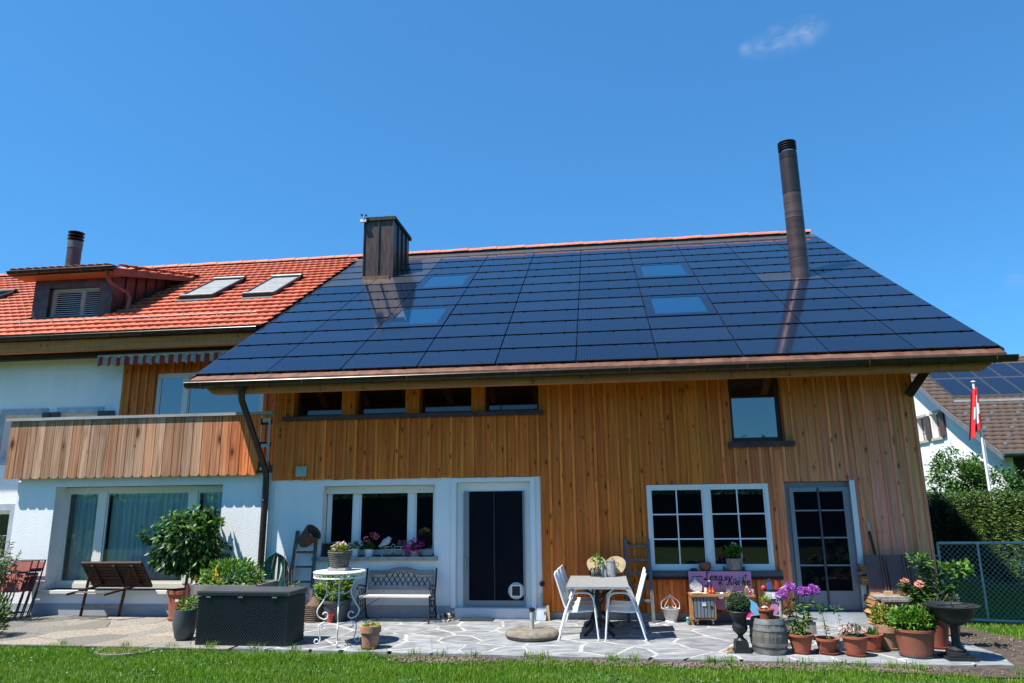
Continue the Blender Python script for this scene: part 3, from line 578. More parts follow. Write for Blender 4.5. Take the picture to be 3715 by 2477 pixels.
# snow guard rails
sg = TRP('snow_guard', MB().tube([(-15.6, 14.86, 6.24), (-7.7, 14.86, 6.24)], .008, 5).tube([(-15.6, 14.86, 6.17), (-7.7, 14.86, 6.17)], .008, 5), M('rail_steel', (.20, .19, .18), .5, .4))
for i in range(10): x = -15.3 + i * .83; part('guard_post', MB().bar((x, 14.86, 6.08), (x, 14.86, 6.27), .02, .02).bar((x, 14.86, 6.24), (x + .02, 15.05, 6.24), .02, .01), STEEL, sg, world=True)
# two roof windows with drawn outside shutters
for x0, x1, y0, y1, f in ((-10.57, -9.66, 16.36, 17.93, 1), (-8.83, -7.97, 16.28, 17.86, 1), (-17.5, -16.55, 16.7, 17.8, 0)):
    L = (y1 - y0) / math.cos(RA); w = x1 - x0
    o = link('roof_window', mesh('roof_window', MB().box(0, w, 0, .05, .0, .13).box(0, .05, .05, L, 0, .14).box(w - .05, w, .05, L, 0, .14).tube([(0, L, .11), (w, L, .11)], .085, 10), M('roof_window_frame', (.05, .05, .052), .4, .5), True), tr, loc=Vector((x0, y0, zr(y0))) - WO[tr.name], rot=rot)
    if f:
        part('bottom_bar', MB().tube([(.02, .03, .145), (w - .02, .03, .145)], .025, 8), STEEL, o)
        for i in range(18): part('shutter_slat', MB().box(.05, w - .05, .07 + i * (L - .14) / 18, .07 + (i + .9) * (L - .14) / 18, .10, .115), M('shutter_slat_grey', (.25, .25, .24), .6), o)
    else: part('pane', MB().box(.05, w - .05, .06, L - .05, .09, .1), PANE_SKY, o)
    part('flashing', MB().box(-.08, w + .08, -.16, -.002, .02, .05), M('lead_grey', (.12, .12, .13), .5, .4), o)
# dormer
D0, D1, DF = -13.86, -11.75, 15.4
dm = TRP('dormer', wall_mb(D0, D1, 6.3, 7.51, [(-13.45, -12.1, 6.5, 7.24)], DF, DF + .35), DORMMETAL)
DP = lambda name, mb, mat, smooth=False: part(name, mb, mat, dm, smooth, world=True)
ds = lambda y: 7.56 + .235 * (y - 15.0)
for x0, x1 in ((D0, D0 + .05), (D1 - .05, D1)): DP('cheek', MB().prism([(DF + .351, zr(DF + .35)), (18.6, zr(18.6)), (18.3, ds(18.3) - .06), (DF + .351, ds(DF + .35) - .08)], x0, x1, 'x'), M('cheek_copper', (.14, .045, .034), .4, .5, var=.35, vs=4))
for i in range(6): y = 15.85 + i * .4; DP('seam', MB().box(D1 + .001, D1 + .03, y - .012, y + .012, zr(y) + .05, max(zr(y) + .06, ds(y) - .09)), DORMMETAL)
DP('dormer_roof', MB().prism([(14.98, ds(14.98) - .08), (18.7, ds(18.7) - .08), (18.7, ds(18.7) - .01), (14.98, ds(14.98) - .01)], -14.2, -11.47, 'x'), MATS['tile_underlay'])
DP('verge_board', MB().prism([(14.98, ds(14.98) - .22), (18.25, ds(18.25) - .14), (18.25, ds(18.25) - .02), (14.98, ds(14.98) - .02)], -11.47, -11.44, 'x'), M('verge_red', (.20, .06, .035), .8, var=.3, vs=8))
for k in range(13): link('dormer_tile', TME, dm, loc=Vector((-14.2 + k * TWd, 14.95, ds(14.95) + .0)) - WO[dm.name], rot=(math.atan(.235), 0, 0))
for k in range(1, 10): link('dormer_tile', TME, dm, loc=Vector((-11.47 - TWd + .06, 14.95 + k * .37, ds(14.95 + k * .37) + .01)) - WO[dm.name], rot=(math.atan(.235) + .05, 0, 0))
DP('soffit', MB().box(-14.15, -11.5, 15.0, DF, 7.44, 7.46), M('soffit_orange', (.35, .13, .05), .7)); gutter(-14.22, -11.42, 14.95, 7.55, .075, dm, BROWNMETAL, 5)
dw = DP('dormer_window', MB().box(-13.45, -13.38, DF + .15, DF + .25, 6.5, 7.24).box(-12.17, -12.1, DF + .15, DF + .25, 6.5, 7.24).box(-13.38, -12.17, DF + .15, DF + .25, 7.17, 7.24).box(-12.68, -12.58, DF + .15, DF + .25, 6.5, 7.17), WHITEPVC)
part('pane', MB().box(-13.38, -12.17, DF + .2, DF + .21, 6.5, 7.17), PANE_DARK, dw, world=True)
for i in range(13): z = 6.53 + i * .053; part('blind_slat', MB().add([(-13.42, DF + .06, z), (-12.12, DF + .06, z), (-12.12, DF + .11, z + .030), (-13.42, DF + .11, z + .030), (-13.42, DF + .06, z - .004), (-12.12, DF + .06, z - .004)], [(0, 1, 2, 3), (4, 5, 1, 0)]), M('blind_slat_grey', (.55, .60, .58), .4), dw, world=True)
DP('downpipe', MB().tube([(-11.65, 15.0, 7.48), (-11.65, 15.02, 7.36), (-11.60, 15.12, 7.2), (-11.42, 15.5, 7.05), (-11.38, 15.55, 6.95), (-11.38, 15.5, 6.5)], .045, 8), M('small_pipe', (.20, .07, .05), .4, .5), True)
# left flue with a disc cowl
lf = TRP('flue_pipe', MB().lathe([(.20, 8.4), (.20, 9.72)], 20, (-15.93, 19.0, 0)), M('flue_reddish', (.11, .062, .058), .4, .5), True)
part('collar', MB().lathe([(.21, 9.70), (.21, 9.93)], 20, (-15.93, 19, 0)), M('flue_grey', (.08, .08, .08), .5), lf, True, world=True); part('cowl_stem', MB().lathe([(.09, 9.93), (.09, 10.2)], 12, (-15.93, 19, 0)), BLACKM, lf, True, world=True)
for i in range(3): part('cowl_disc', MB().lathe([(.10, 0), (.23, .05), (.23, .065), (.05, .10)], 20, (-15.93, 19, 9.95 + i * .105)), BLACKM, lf, True, world=True)
# rolled awning: striped valance under the eave
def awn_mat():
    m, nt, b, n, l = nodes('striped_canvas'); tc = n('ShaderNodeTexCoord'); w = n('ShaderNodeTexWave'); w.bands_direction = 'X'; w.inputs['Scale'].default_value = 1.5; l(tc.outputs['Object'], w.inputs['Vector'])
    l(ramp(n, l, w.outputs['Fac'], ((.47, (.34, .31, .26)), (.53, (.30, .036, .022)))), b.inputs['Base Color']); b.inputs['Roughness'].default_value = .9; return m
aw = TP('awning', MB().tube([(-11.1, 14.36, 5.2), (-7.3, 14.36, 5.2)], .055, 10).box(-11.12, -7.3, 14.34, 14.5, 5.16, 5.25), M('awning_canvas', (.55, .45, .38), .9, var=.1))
V = []; F = []; n = 190
for i in range(n + 1):
    x = -11.1 + 3.8 * i / n; t = (x / .21) % 1; y = 14.3 + .018 * math.sin(x * 23); V += [(x, y, 5.19), (x, y - .01, 5.09), (x, y + .012 * math.sin(x * 23), 4.975 + .05 * abs(2 * t - 1) ** 1.5)]
for i in range(n): F += [(3 * i, 3 * i + 3, 3 * i + 4, 3 * i + 1), (3 * i + 1, 3 * i + 4, 3 * i + 5, 3 * i + 2)]
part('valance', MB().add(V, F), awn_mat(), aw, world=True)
# ------------------------------------------------------------ neighbour house, flag, hedge, trees
nh = thing('neighbour_house', 'white gabled house with brown tile roof and collectors behind the shrub and flagpole', 'house', (16, 26, 0))
NP = lambda name, mb, mat, parent=None, smooth=False: part(name, mb, mat, parent or nh, smooth, world=True)
GX = 13.29
def nz(y): return 3.31 + .545 * (y - 25.3) if y < 28.57 else 5.09 + .63 * (y - 28.57)
RGY = 32.9
NW = ((31.2, 32.13, 4.16, 5.12), (29.95, 30.70, 4.18, 5.14), (27.5, 28.4, 2.2, 3.1))
def gable():
    ys = sorted({26., 40.2, RGY, 28.57, *[w[i] for w in NW for i in (0, 1)]}); mb = MB()
    top = lambda y: (nz(y) if y < RGY else nz(RGY) - .63 * (y - RGY)) - .2
    for a, b in zip(ys, ys[1:]):
        hs = sorted([(w[2], w[3]) for w in NW if w[0] < (a + b) / 2 < w[1]]); z = 0
        for c, d in hs: mb.box(GX, GX + .35, a, b, z, c); z = d
        mb.prism([(a, z), (b, z), (b, top(b)), (a, top(a))], GX, GX + .35, 'x')
    return mb
NP('gable_wall', gable(), PLASTER)
NP('barn_front', MB().box(GX + .351, 30, 26.0, 26.3, 0, 3.6), DARKWOOD)
NTILE = M('brown_tile', (.078, .050, .037), .8, var=.3, vs=9, bs=40)
V = []; F = []
nr = NP('roof', MB().prism([(25.25, nz(25.25) - .06), (28.57, nz(28.57) - .06), (RGY, nz(RGY) - .06), (40.5, 3.0), (40.5, 2.85), (RGY, nz(RGY) - .2), (28.57, nz(28.57) - .2), (25.25, nz(25.25) - .16)], 12.97, 30, 'x'), NTILE)
# tile courses, each a stepped strip with a wavy lip
n = 0; y = 25.2; k = 0
while y < RGY - .1:
    y1 = min(y + .30, RGY); xs = np.arange(12.93, 30.0, .075); zz_ = .03 * np.abs(np.sin((xs + (k % 2) * .15) * PI / .30)); a = np.stack([xs, np.full_like(xs, y - .02), nz(y) + zz_ + .035], 1); b = np.stack([xs, np.full_like(xs, y1), nz(y1) + zz_ * .5 - .01], 1); c = a - np.array([0, -.01, .06])
    m = len(xs); V += [a, b, c]; i = np.arange(m - 1)
    F += [np.stack([n + i, n + i + 1, n + m + i + 1, n + m + i], 1), np.stack([n + 2 * m + i, n + 2 * m + i + 1, n + i + 1, n + i], 1)]; n += 3 * m; y = y1; k += 1
kind(fast('roof_tiles', np.concatenate(V), np.concatenate(F), NTILE, nr, True), 'stuff')
part('verge_board', MB().prism([(25.2, nz(25.2) - .22), (28.57, nz(28.57) - .22), (RGY, nz(RGY) - .22), (RGY, nz(RGY) - .0), (28.57, nz(28.57) - .0), (25.2, nz(25.2) - .0)], 12.92, 12.965, 'x'), M('verge_grey', (.16, .16, .17), .7), nr, world=True)
part('gutter', MB().tube([(12.9, 25.1, nz(25.2) - .02), (30, 25.1, nz(25.2) - .02)], .07, 8), M('grey_gutter', (.13, .14, .14), .4, .5), nr, True, world=True)
part('snow_strip', MB().box(13.5, 30, 29.05, 29.13, nz(29.1), nz(29.1) + .08), M('snow_strip_grey', (.5, .5, .48), .6), nr, world=True)
NC = glossy_pane('collector_glass', (.010, .016, .034), .05, .15)
for r, (ya, yb) in enumerate(((29.4, 30.82), (30.84, 32.1))):
    for c in range(9):
        x = 13.6 + c * .89
        o = part('collector', MB().prism([(ya, nz(ya) + .02), (yb, nz(yb) + .02), (yb, nz(yb) + .09), (ya, nz(ya) + .09)], x + .01, x + .88, 'x'), M('collector_frame', (.09, .10, .11), .4, .5), nr, world=True)
        part('pane', MB().add([(x + .045, ya + .05, nz(ya + .05) + .094), (x + .845, ya + .05, nz(ya + .05) + .094), (x + .845, yb - .05, nz(yb - .05) + .094), (x + .045, yb - .05, nz(yb - .05) + .094)], [(0, 1, 2, 3)]), NC, o, world=True)
rn = random.Random(3)
for r in range(6):
    for c in range(9):
        x = 13.3 + c * .9 + (r % 2) * .45; y = 25.7 + r * .58
        if y < 29 and x < 19: part('snow_hook', MB().box(x, x + .09, y, y + .05, nz(y) + .04, nz(y) + .13), M('hook_grey', (.36, .38, .38), .4, .5), nr, world=True)
for a, b, c, d in NW:
    wd_ = NP('window', MB().box(GX + .2, GX + .26, a, a + .06, c, d).box(GX + .2, GX + .26, b - .06, b, c, d).box(GX + .2, GX + .26, a, b, c, c + .05).box(GX + .2, GX + .26, a, b, d - .05, d).box(GX + .19, GX + .25, (a + b) / 2 - .03, (a + b) / 2 + .03, c, d).box(GX + .2, GX + .25, a, b, c + .32, c + .35).box(GX + .2, GX + .25, a, b, c + .63, c + .66), M('frame_brownish', (.20, .12, .09), .6))
    part('pane', MB().box(GX + .22, GX + .23, a + .01, b - .01, c + .01, d - .01), M('curtained_pane', (.30, .34, .30), .15, var=.3, vs=4), wd_, world=True)
    part('stone_frame', MB().box(GX - .03, GX - .001, a - .1, b + .1, d, d + .1).box(GX - .07, GX - .001, a - .1, b + .1, c - .1, c), M('sandstone', (.40, .37, .34), .85), wd_, world=True)
    s = part('shutter', MB().box(GX - .08, GX - .04, a - .42, a - .01, c + .01, d - .01), M('shutter_brown', (.075, .042, .035), .6), wd_, world=True)
# hedge, shade tree, flag
def hedge(name, label, x0, x1, y0, y1, z1, n, mat, size):
    t = thing(name, label, 'hedge', ((x0 + x1) / 2, (y0 + y1) / 2, 0))
    part('core', MB().box(x0 + .14, x1 - .14, y0 + .14, y1 - .14, 0, z1 - .14), M('hedge_core', (.008, .014, .006), 1), t, world=True)
    A = [(y1 - y0) * z1, (y1 - y0) * z1 * .3, (x1 - x0) * z1, (x1 - x0) * (y1 - y0)]; A = np.array(A) / sum(A); k = RNG.choice(4, n, p=A); u, v_, w_ = RNG.random((3, n)); P = np.zeros((n, 3)); N = np.zeros((n, 3))
    for f in range(4):
        m = k == f; dd = RNG.random(m.sum()) * .16
        if f == 0: P[m] = np.stack([x0 + dd, y0 + u[m] * (y1 - y0), v_[m] * z1], 1); N[m] = (-1, 0, .25)
        if f == 1: P[m] = np.stack([x1 - dd, y0 + u[m] * (y1 - y0), v_[m] * z1], 1); N[m] = (1, 0, .25)
        if f == 2: P[m] = np.stack([x0 + u[m] * (x1 - x0), y0 + dd, v_[m] * z1], 1); N[m] = (0, -1, .25)
        if f == 3: P[m] = np.stack([x0 + u[m] * (x1 - x0), y0 + w_[m] * (y1 - y0), z1 - dd], 1); N[m] = (0, 0, 1)
    bumpy = .05 * np.sin(P[:, 1] * 3.1) * np.cos(P[:, 2] * 4.3) + .04 * np.sin(P[:, 1] * 7.7 + 2 * P[:, 2]); P += N * bumpy[:, None]
    kind(leaves('foliage', P, N + rdirs(n) * .75, RNG.uniform(.6, 1.3, n) * size, mat, t, world=True), 'stuff'); return t
hedge('clipped_hedge', 'tall clipped green hedge behind the chain link gate', 9.3, 10.35, 13.5, 26, 1.97, 32000, L_HEDGE, .08)
def tree(name, label, base, h, blobs, n, size, mat, cat='tree', group=None, trunk=.09, bark=STEMB, branches=7, w=.5):
    t = thing(name, label, cat, base, 0, group); mb = MB(); mb.tube([(0, 0, 0), (.03, .02, h * .35), (0, .03, h * .7)], [trunk, trunk * .75, trunk * .4], 7)
    for i in range(branches):
        c, r = blobs[i % len(blobs)]; a = Vector((0, .02, h * (.22 + .4 * i / branches))); e = Vector(c) + Vector((random.uniform(-.4, .4) * r[0], random.uniform(-.4, .4) * r[1], random.uniform(-.2, .6) * r[2])); mb.tube([a, (a + e) / 2 + Vector((0, 0, .05)), e], [trunk * .45, trunk * .3, trunk * .12], 5)
    part('trunk', mb, bark, t, True); Ps = []; Ds = []; tot = sum(r[0] * r[1] * r[2] for c, r in blobs)
    for c, r in blobs:
        k = int(n * r[0] * r[1] * r[2] / tot); sub = max(4, k // 55); cs, cdv = in_ball(sub, c, r, .35); ii = RNG.integers(0, sub, k); P = cs[ii] + RNG.normal(size=(k, 3)) * np.array(r) * .16; Ps.append(P); Ds.append(norm(P - np.array(c)) * .6 + rdirs(k) * .8 + np.array([0, 0, -.1]))
    P = np.concatenate(Ps); kind(leaves('crown', P, np.concatenate(Ds), RNG.uniform(.6, 1.35, len(P)) * size, mat, t, w=w), 'stuff'); return t
tree('leafy_shrub', 'large loose green shrub growing between the hedge and the white gable', (11.5, 24.2, .1), 3.2, [((-.55, 0, 2.45), (.75, .7, .75)), ((.35, .1, 2.0), (.85, .7, .8)), ((-.9, 0, 1.9), (.6, .6, .7)), ((1.0, 0, 1.6), (.6, .6, .55)), ((.1, .2, 2.75), (.45, .4, .45))], 6500, .12, L_GREEN, 'shrub')
fp = thing('flagpole', 'white flagpole with a limp red and white flag in front of the brown roof', 'flagpole', (11.0, 22.4, 0)); fp.scale = (1.075,) * 3
part('pole', MB().tube([(0, 0, 0), (0, 0, 4.82)], [.04, .028], 10), WHITEPAINT, fp, True); part('finial', MB().ball((0, 0, 4.86), .06, 12, 6, (1, 1, .45)), WHITEPAINT, fp, True); part('halyard', MB().tube([(.05, -.01, .8), (.05, -.01, 4.7)], .004, 4), WHITEPAINT, fp)
mb = MB(); nu, nv = 18, 24
for i in range(nu + 1):
    for j in range(nv + 1):
        u, v_ = i / nu, j / nv; sag = u * .55; x = .03 + .035 * math.sin(u * 11) * (1 - .3 * v_) - u * .34 * (.35 + v_ * .75); yy = -.045 - .06 * math.sin(u * 7) ** 2; mb.v.append((x, yy, 4.70 - v_ * 1.05 - sag * (.25 + .75 * v_) * .75))
for i in range(nu):
    for j in range(nv):
        u, v_ = (i + .5) / nu, (j + .5) / nv; cr = (abs(u - .42) < .15 and abs(v_ - .5) < .34) or (abs(v_ - .5) < .13 and abs(u - .42) < .36); a = i * (nv + 1) + j; mb.f.append((a, a + nv + 1, a + nv + 2, a + 1)); mb.m.append(1 if cr else 0)
part('flag', mb, [M('flag_red', (.62, .02, .025), .8, var=.05), M('flag_white', (.8, .8, .8), .8, var=.03)], fp, 'all')
# small dark lean-to between house corner and shrub
sh = thing('garden_shed', 'small dark timber shed half hidden behind the house corner', 'shed', (7.6, 20.5, 0)); part('wall', MB().box(-.75, .55, 0, 1.5, 0, 2.3), DARKWOOD, sh); part('roof', MB().prism([(-.9, 2.55), (.75, 2.25), (.75, 2.32), (-.9, 2.62)], -.15, 1.6, 'y'), BLACKM, sh)
hedge('added_reflection_hedge', 'long unseen hedge added behind the viewer to darken the lower window reflections', -26, 24, -7.4, -6.2, 2.25, 16000, L_GREEN, .20)  # added out of view so the lower panes mirror dark foliage, not bright horizon
# trees beyond the lawn behind the viewer, seen mirrored in the windows
for i, (x, y, s, lab) in enumerate(((-15, -21, 1.0, 'broad dark tree mirrored in the left window panes'), (-5, -24, 1.15, 'round dark tree mirrored in the middle window panes'), (5, -22, .95, 'tall dark tree mirrored in the glazed kitchen window'), (15, -23, 1.1, 'wide dark tree mirrored in the glazed door'))):
    tree('garden_tree', lab, (x, y, 0), 5.0 * s, [((0, 0, 3.6 * s), (4.2 * s, 2.6, 2.9 * s)), ((-2.5, 0, 2.0 * s), (3.2, 2.2, 2.0)), ((2.5, .4, 2.2 * s), (3.2, 2.2, 2.1))], 2600, .55, L_GREEN, trunk=.25, group='trees behind the viewer')
# ------------------------------------------------------------ ground, paving, lawn
def ground_mat():
    m, nt, b, n, l = nodes('lawn_ground'); v = vec(n, l, (1, 1, 1), False)
    f = noise(n, l, v, 1.2, 6); c = ramp(n, l, f, ((.3, (.030, .060, .010)), (.6, (.055, .105, .016)), (.8, (.09, .12, .025)))); l(c, b.inputs['Base Color']); b.inputs['Roughness'].default_value = 1
    bump(n, l, b, noise(n, l, v, 45, 4), .8, .03); return m
def sheet(name, poly, z, mat):
    return part(name, MB().add([(x, y, z) for x, y in poly], [tuple(range(len(poly)))]), mat)
kind(sheet('lawn', [(-250, -250), (250, -250), (250, 300), (-250, 300)], -.045, ground_mat()), 'structure')
SOILM = M('bare_soil', (.08, .058, .041), 1, var=.5, vs=9, bs=22, bst=1.0, bd=.04, detail=8)
def wav(pts, z, h):
    return pts
kind(sheet('soil_bed', [(-3.2, 9.80), (-1.4, 9.66), (.2, 9.60), (1.2, 9.55), (2.5, 9.52), (3.3, 9.36), (4.3, 9.18), (5.2, 9.25), (5.75, 9.7), (5.95, 10.4), (5.7, 11.6), (5.5, 12.7), (4.6, 12.7), (4.6, 9.95), (-3.2, 9.95)], -.028, SOILM), 'structure')
# clods and pebbles on the soil
n = 2600; xs = RNG.uniform(-2.8, 5.8, n); ys = 9.6 + RNG.normal(size=n) * .1 - .02 * (xs + 1); k = xs > 3.9; ys[k] = RNG.uniform(9.25, 11.8, k.sum()); kk = ~k | (xs > 4.95) | (ys < 9.6); xs, ys = xs[kk], ys[kk]
Vp = []; Fp = []; base = np.array([(1, 0, 0), (-.5, .87, 0), (-.5, -.87, 0), (0, 0, .8), (.1, .1, -.4)]); fc = np.array([(0, 1, 3), (1, 2, 3), (2, 0, 3), (1, 0, 4), (2, 1, 4), (0, 2, 4)])
for i, (x, y) in enumerate(zip(xs, ys)):
    s = RNG.uniform(.006, .034); a = RNG.random() * 6; q = base * s * RNG.uniform(.6, 1.3, 3); q = np.stack([q[:, 0] * math.cos(a) - q[:, 1] * math.sin(a), q[:, 0] * math.sin(a) + q[:, 1] * math.cos(a), q[:, 2]], 1) + (x, y, -.025); Vp.append(q); Fp.append(fc + 5 * i)
g = fast('gravel', np.concatenate(Vp), np.concatenate(Fp), M('pebble', (.14, .108, .08), .95, var=.4, vs=3)); kind(g, 'stuff'); tag(g, 'loose clods and pebbles on the bare soil along the paving edge', 'gravel')
# flagstone patio
GROUT = M('pale_grout', (.35, .34, .315), .95, var=.30, vs=3.5, bs=50)
def clip(poly, a, b, c):
    out = []
    for i in range(len(poly)):
        p, q = poly[i], poly[(i + 1) % len(poly)]; dp = a * p[0] + b * p[1] - c; dq = a * q[0] + b * q[1] - c
        if dp <= 0: out.append(p)
        if dp * dq < 0: t = dp / (dp - dq); out.append((p[0] + t * (q[0] - p[0]), p[1] + t * (q[1] - p[1])))
    return out
def voronoi(seeds, bound):
    cells = []
    for i, s in enumerate(seeds):
        poly = list(bound)
        for j, t in enumerate(seeds):
            if i == j: continue
            dx, dy = t[0] - s[0], t[1] - s[1]
            if dx * dx + dy * dy > 9: continue
            poly = clip(poly, dx, dy, (t[0] ** 2 + t[1] ** 2 - s[0] ** 2 - s[1] ** 2) / 2)
            if len(poly) < 3: break
        if len(poly) >= 3: cells.append(poly)
    return cells
def inset(poly, d):
    A = sum(p[0] * q[1] - q[0] * p[1] for p, q in zip(poly, poly[1:] + poly[:1]))
    if A < 0: poly = poly[::-1]
    out = list(poly)
    for p, q in zip(poly, poly[1:] + poly[:1]):
        dx, dy = q[0] - p[0], q[1] - p[1]; L = math.hypot(dx, dy)
        if L < 1e-5: continue
        nx, ny = dy / L, -dx / L; out = clip(out, nx, ny, nx * p[0] + ny * p[1] - d)
        if len(out) < 3: return []
    return out
def rough_edge(poly, amp, rn):
    out = []
    for p, q in zip(poly, poly[1:] + poly[:1]):
        L = math.hypot(q[0] - p[0], q[1] - p[1])
        if L < .03: continue
        k = max(1, int(L / .16))
        for i in range(k):
            t = i / k; j = amp if i else amp * .4; out.append((p[0] + (q[0] - p[0]) * t + rn.uniform(-j, j), p[1] + (q[1] - p[1]) * t + rn.uniform(-j, j)))
    return out
def paving(root, bound, seeds, gap, mat, name, z0, top, amp=.010, sx=1.0):
    rn = random.Random(5)
    for c in voronoi([(a * sx, b) for a, b in seeds], [(a * sx, b) for a, b in bound]):
        c = [(a / sx, b) for a, b in c]; q = inset(c, gap * rn.uniform(.65, 1.25))
        if len(q) < 3: continue
        A = abs(sum(p[0] * r[1] - r[0] * p[1] for p, r in zip(q, q[1:] + q[:1]))) / 2
        if A < .012: continue
        q = rough_edge(q, amp, rn)
        if len(q) < 3: continue
        h = top + rn.uniform(-.0015, .001); n = len(q); cx = sum(p[0] for p in q) / n; cy = sum(p[1] for p in q) / n
        mb = MB().add([(x, y, z0) for x, y in q] + [(x, y, h - .002) for x, y in q] + [(cx + (x - cx) * .985, cy + (y - cy) * .985, h) for x, y in q], [(i, (i + 1) % n, n + (i + 1) % n, n + i) for i in range(n)] + [(n + i, n + (i + 1) % n, 2 * n + (i + 1) % n, 2 * n + i) for i in range(n)] + [tuple(range(2 * n, 3 * n))])
        o = part(name, mb, mat, root); g = rn.uniform(.82, 1.1); o.color = (g * rn.uniform(.97, 1.02), g, g * rn.uniform(.98, 1.04), 1)
        if name == 'slab': k_ = rn.choice(((1.08, 1.04, 1.0), (1, .97, .93), (.70, .73, .78), (.50, .51, .53), (.85, .86, .88))); o.color = (*k_, 1)
PB = [(-5.25, 10.02), (-3.6, 9.96), (-2.2, 9.88), (-1.0, 9.80), (.6, 9.74), (2.4, 9.70), (4.0, 9.62), (4.75, 9.70), (4.9, 10.3), (4.85, 11.4), (5.0, 12.76), (-5.25, 12.76)]
patio = kind(sheet('patio', inset(PB, .055), -.0035, GROUT), 'structure')
def jitter_grid(x0, x1, y0, y1, dx, dy, rn, j=.42):
    out = []; r = 0; y = y0 + dy / 2
    while y < y1 + dy / 2:
        x = x0 + (dx / 2 if r % 2 else 0)
        while x < x1 + dx / 2: out.append((x + rn.uniform(-j, j) * dx, y + rn.uniform(-j, j) * dy)); x += dx
        y += dy; r += 1
    return out
FLAG = M('flagstone', (.215, .22, .225), .8, var=.42, vs=4, bs=16, bst=.35, obv=.12, detail=9, scale=(1, 2.2, 1))
paving(patio, PB, jitter_grid(-5.2, 5.0, 9.7, 12.8, .66, .46, random.Random(11), .5), .024, FLAG, 'flagstone', -.05, .0, .02)
LB = [(-16, 10.35), (-12, 10.2), (-9, 10.14), (-6.6, 10.08), (-5.28, 10.03), (-5.28, 12.76), (-11.2, 12.76), (-11.3, 14.9), (-16, 14.9)]
terr = kind(sheet('terrace', LB, -.014, M('terrace_joint', (.17, .15, .12), 1, var=.3, vs=10)), 'structure')
AGG = M('exposed_aggregate', (.24, .212, .172), .95, var=.45, vs=34, bs=45, bst=1.0, obv=.22, detail=6)
rn = random.Random(21)
paving(terr, LB, jitter_grid(-16, -5.2, 10.1, 14.9, 1.25, .36, rn, .42), .006, AGG, 'slab', -.05, -.002, .02)
mh = thing('drain_cover', 'round concrete drain cover at the grass edge by the grey planter', 'drain cover', (-6.75, 9.99, -.03)); part('ring', MB().lathe([(.42, -.02), (.42, .02), (.38, .02), (.38, -.02)], 32), M('ring_concrete', (.20, .19, .17), .95), mh, True); part('lid', MB().lathe([(0.001, .004), (.375, .004), (.375, -.02)], 32), M('lid_tan', (.22, .15, .10), .9, var=.25, vs=12), mh)
# grass blades
def grass(name, label, P, h, wd_, mat, lean=.35):
    n = len(P); a = RNG.random(n) * 2 * PI; d = np.stack([np.cos(a), np.sin(a), np.zeros(n)], 1); s = np.stack([-np.sin(a + RNG.normal(size=n) * .8), np.cos(a), np.zeros(n)], 1); h = (h * RNG.uniform(.5, 1.25, n))[:, None] if np.ndim(h) == 0 else h[:, None]; ln = RNG.random((n, 1)) * lean * 2; w = (wd_ * RNG.uniform(.7, 1.3, n))[:, None]
    mid = P + d * h * ln * .35 + np.array([0, 0, 1]) * h * .6; tip = P + d * h * ln + np.array([0, 0, 1]) * h * (1 - .25 * ln)
    V = np.stack([P - s * w, P + s * w, mid - s * w * .8, mid + s * w * .8, tip], 1).reshape(-1, 3); b = np.arange(n)[:, None] * 5
    F = np.concatenate([b + np.array([[0, 1, 3]]), b + np.array([[0, 3, 2]]), b + np.array([[2, 3, 4]])], 0)
    o = fast(name, V, F, mat); kind(o, 'stuff'); tag(o, label, 'grass'); return o
def grass_mat():
    m = leaf('grass_blade', (.058, .150, .004), (.15, .30, .012), rough=.5, trans=.35, spec=.4); nt = m.node_tree; n, l = nt.nodes.new, nt.links.new; b = nt.nodes['Principled BSDF']; src = b.inputs['Base Color'].links[0].from_socket
    v = vec(n, l, (1, 1, 1), False); f = noise(n, l, v, 2.2, 4); c = mix(n, l, ramp(n, l, f, ((.45, (0, 0, 0)), (.78, (.6, .6, .6)))), src, (.24, .26, .03)); l(c, b.inputs['Base Color']); return m
L_GRASS = grass_mat()
edge = lambda x: np.interp(x, [-14, -12, -9, -5.3, -3, -1.4, .2, 1.2, 2.5, 3.3, 4.3, 5.2, 5.8, 5.98], [10.28, 10.2, 10.12, 10.0, 9.86, 9.66, 9.58, 9.52, 9.5, 9.34, 9.12, 9.2, 9.7, 10.4])
n = 230000; x = RNG.uniform(-10.6, 7.0, n); y = 7.35 + RNG.random(n) ** .85 * 3.2; e = edge(x) + .06 * np.sin(x * 5.3) + .05 * np.sin(x * 13.1) + RNG.normal(size=n) * .03
k = (y < e) | (x > 5.98); x, y = x[k], y[k]; dens = .5 + .5 * np.sin(x * 2.1 + np.sin(y * 3) * 2) * np.sin(y * 2.7 + x); k = RNG.random(len(x)) < .72 + .28 * dens; x, y = x[k], y[k]
hh = (.058 + .022 * np.sin(x * 1.7 + 3 * np.sin(y * 2.2)) * np.sin(y * 4.1)) * RNG.uniform(.5, 1.3, len(x))
grass('grass', 'mown green lawn across the foreground in front of the paving', np.stack([x, y, np.full(len(x), -.045)], 1), hh, .0030, L_GRASS)
n = 55000; x = RNG.uniform(4.9, 8.3, n); y = RNG.uniform(10.2, 18.5, n); k = (x > np.interp(y, [9.7, 10.4, 11.6, 12.8, 13.2], [5.8, 6.05, 5.75, 5.3, 5.0]) + RNG.normal(size=n) * .12) & ~((y > 12.7) & (x < 5.35)); x, y = x[k], y[k]
grass('grass', 'lawn strip beside the soil bed and under the chain link gate', np.stack([x, y, np.full(len(x), -.045)], 1), .06, .004, L_GRASS)
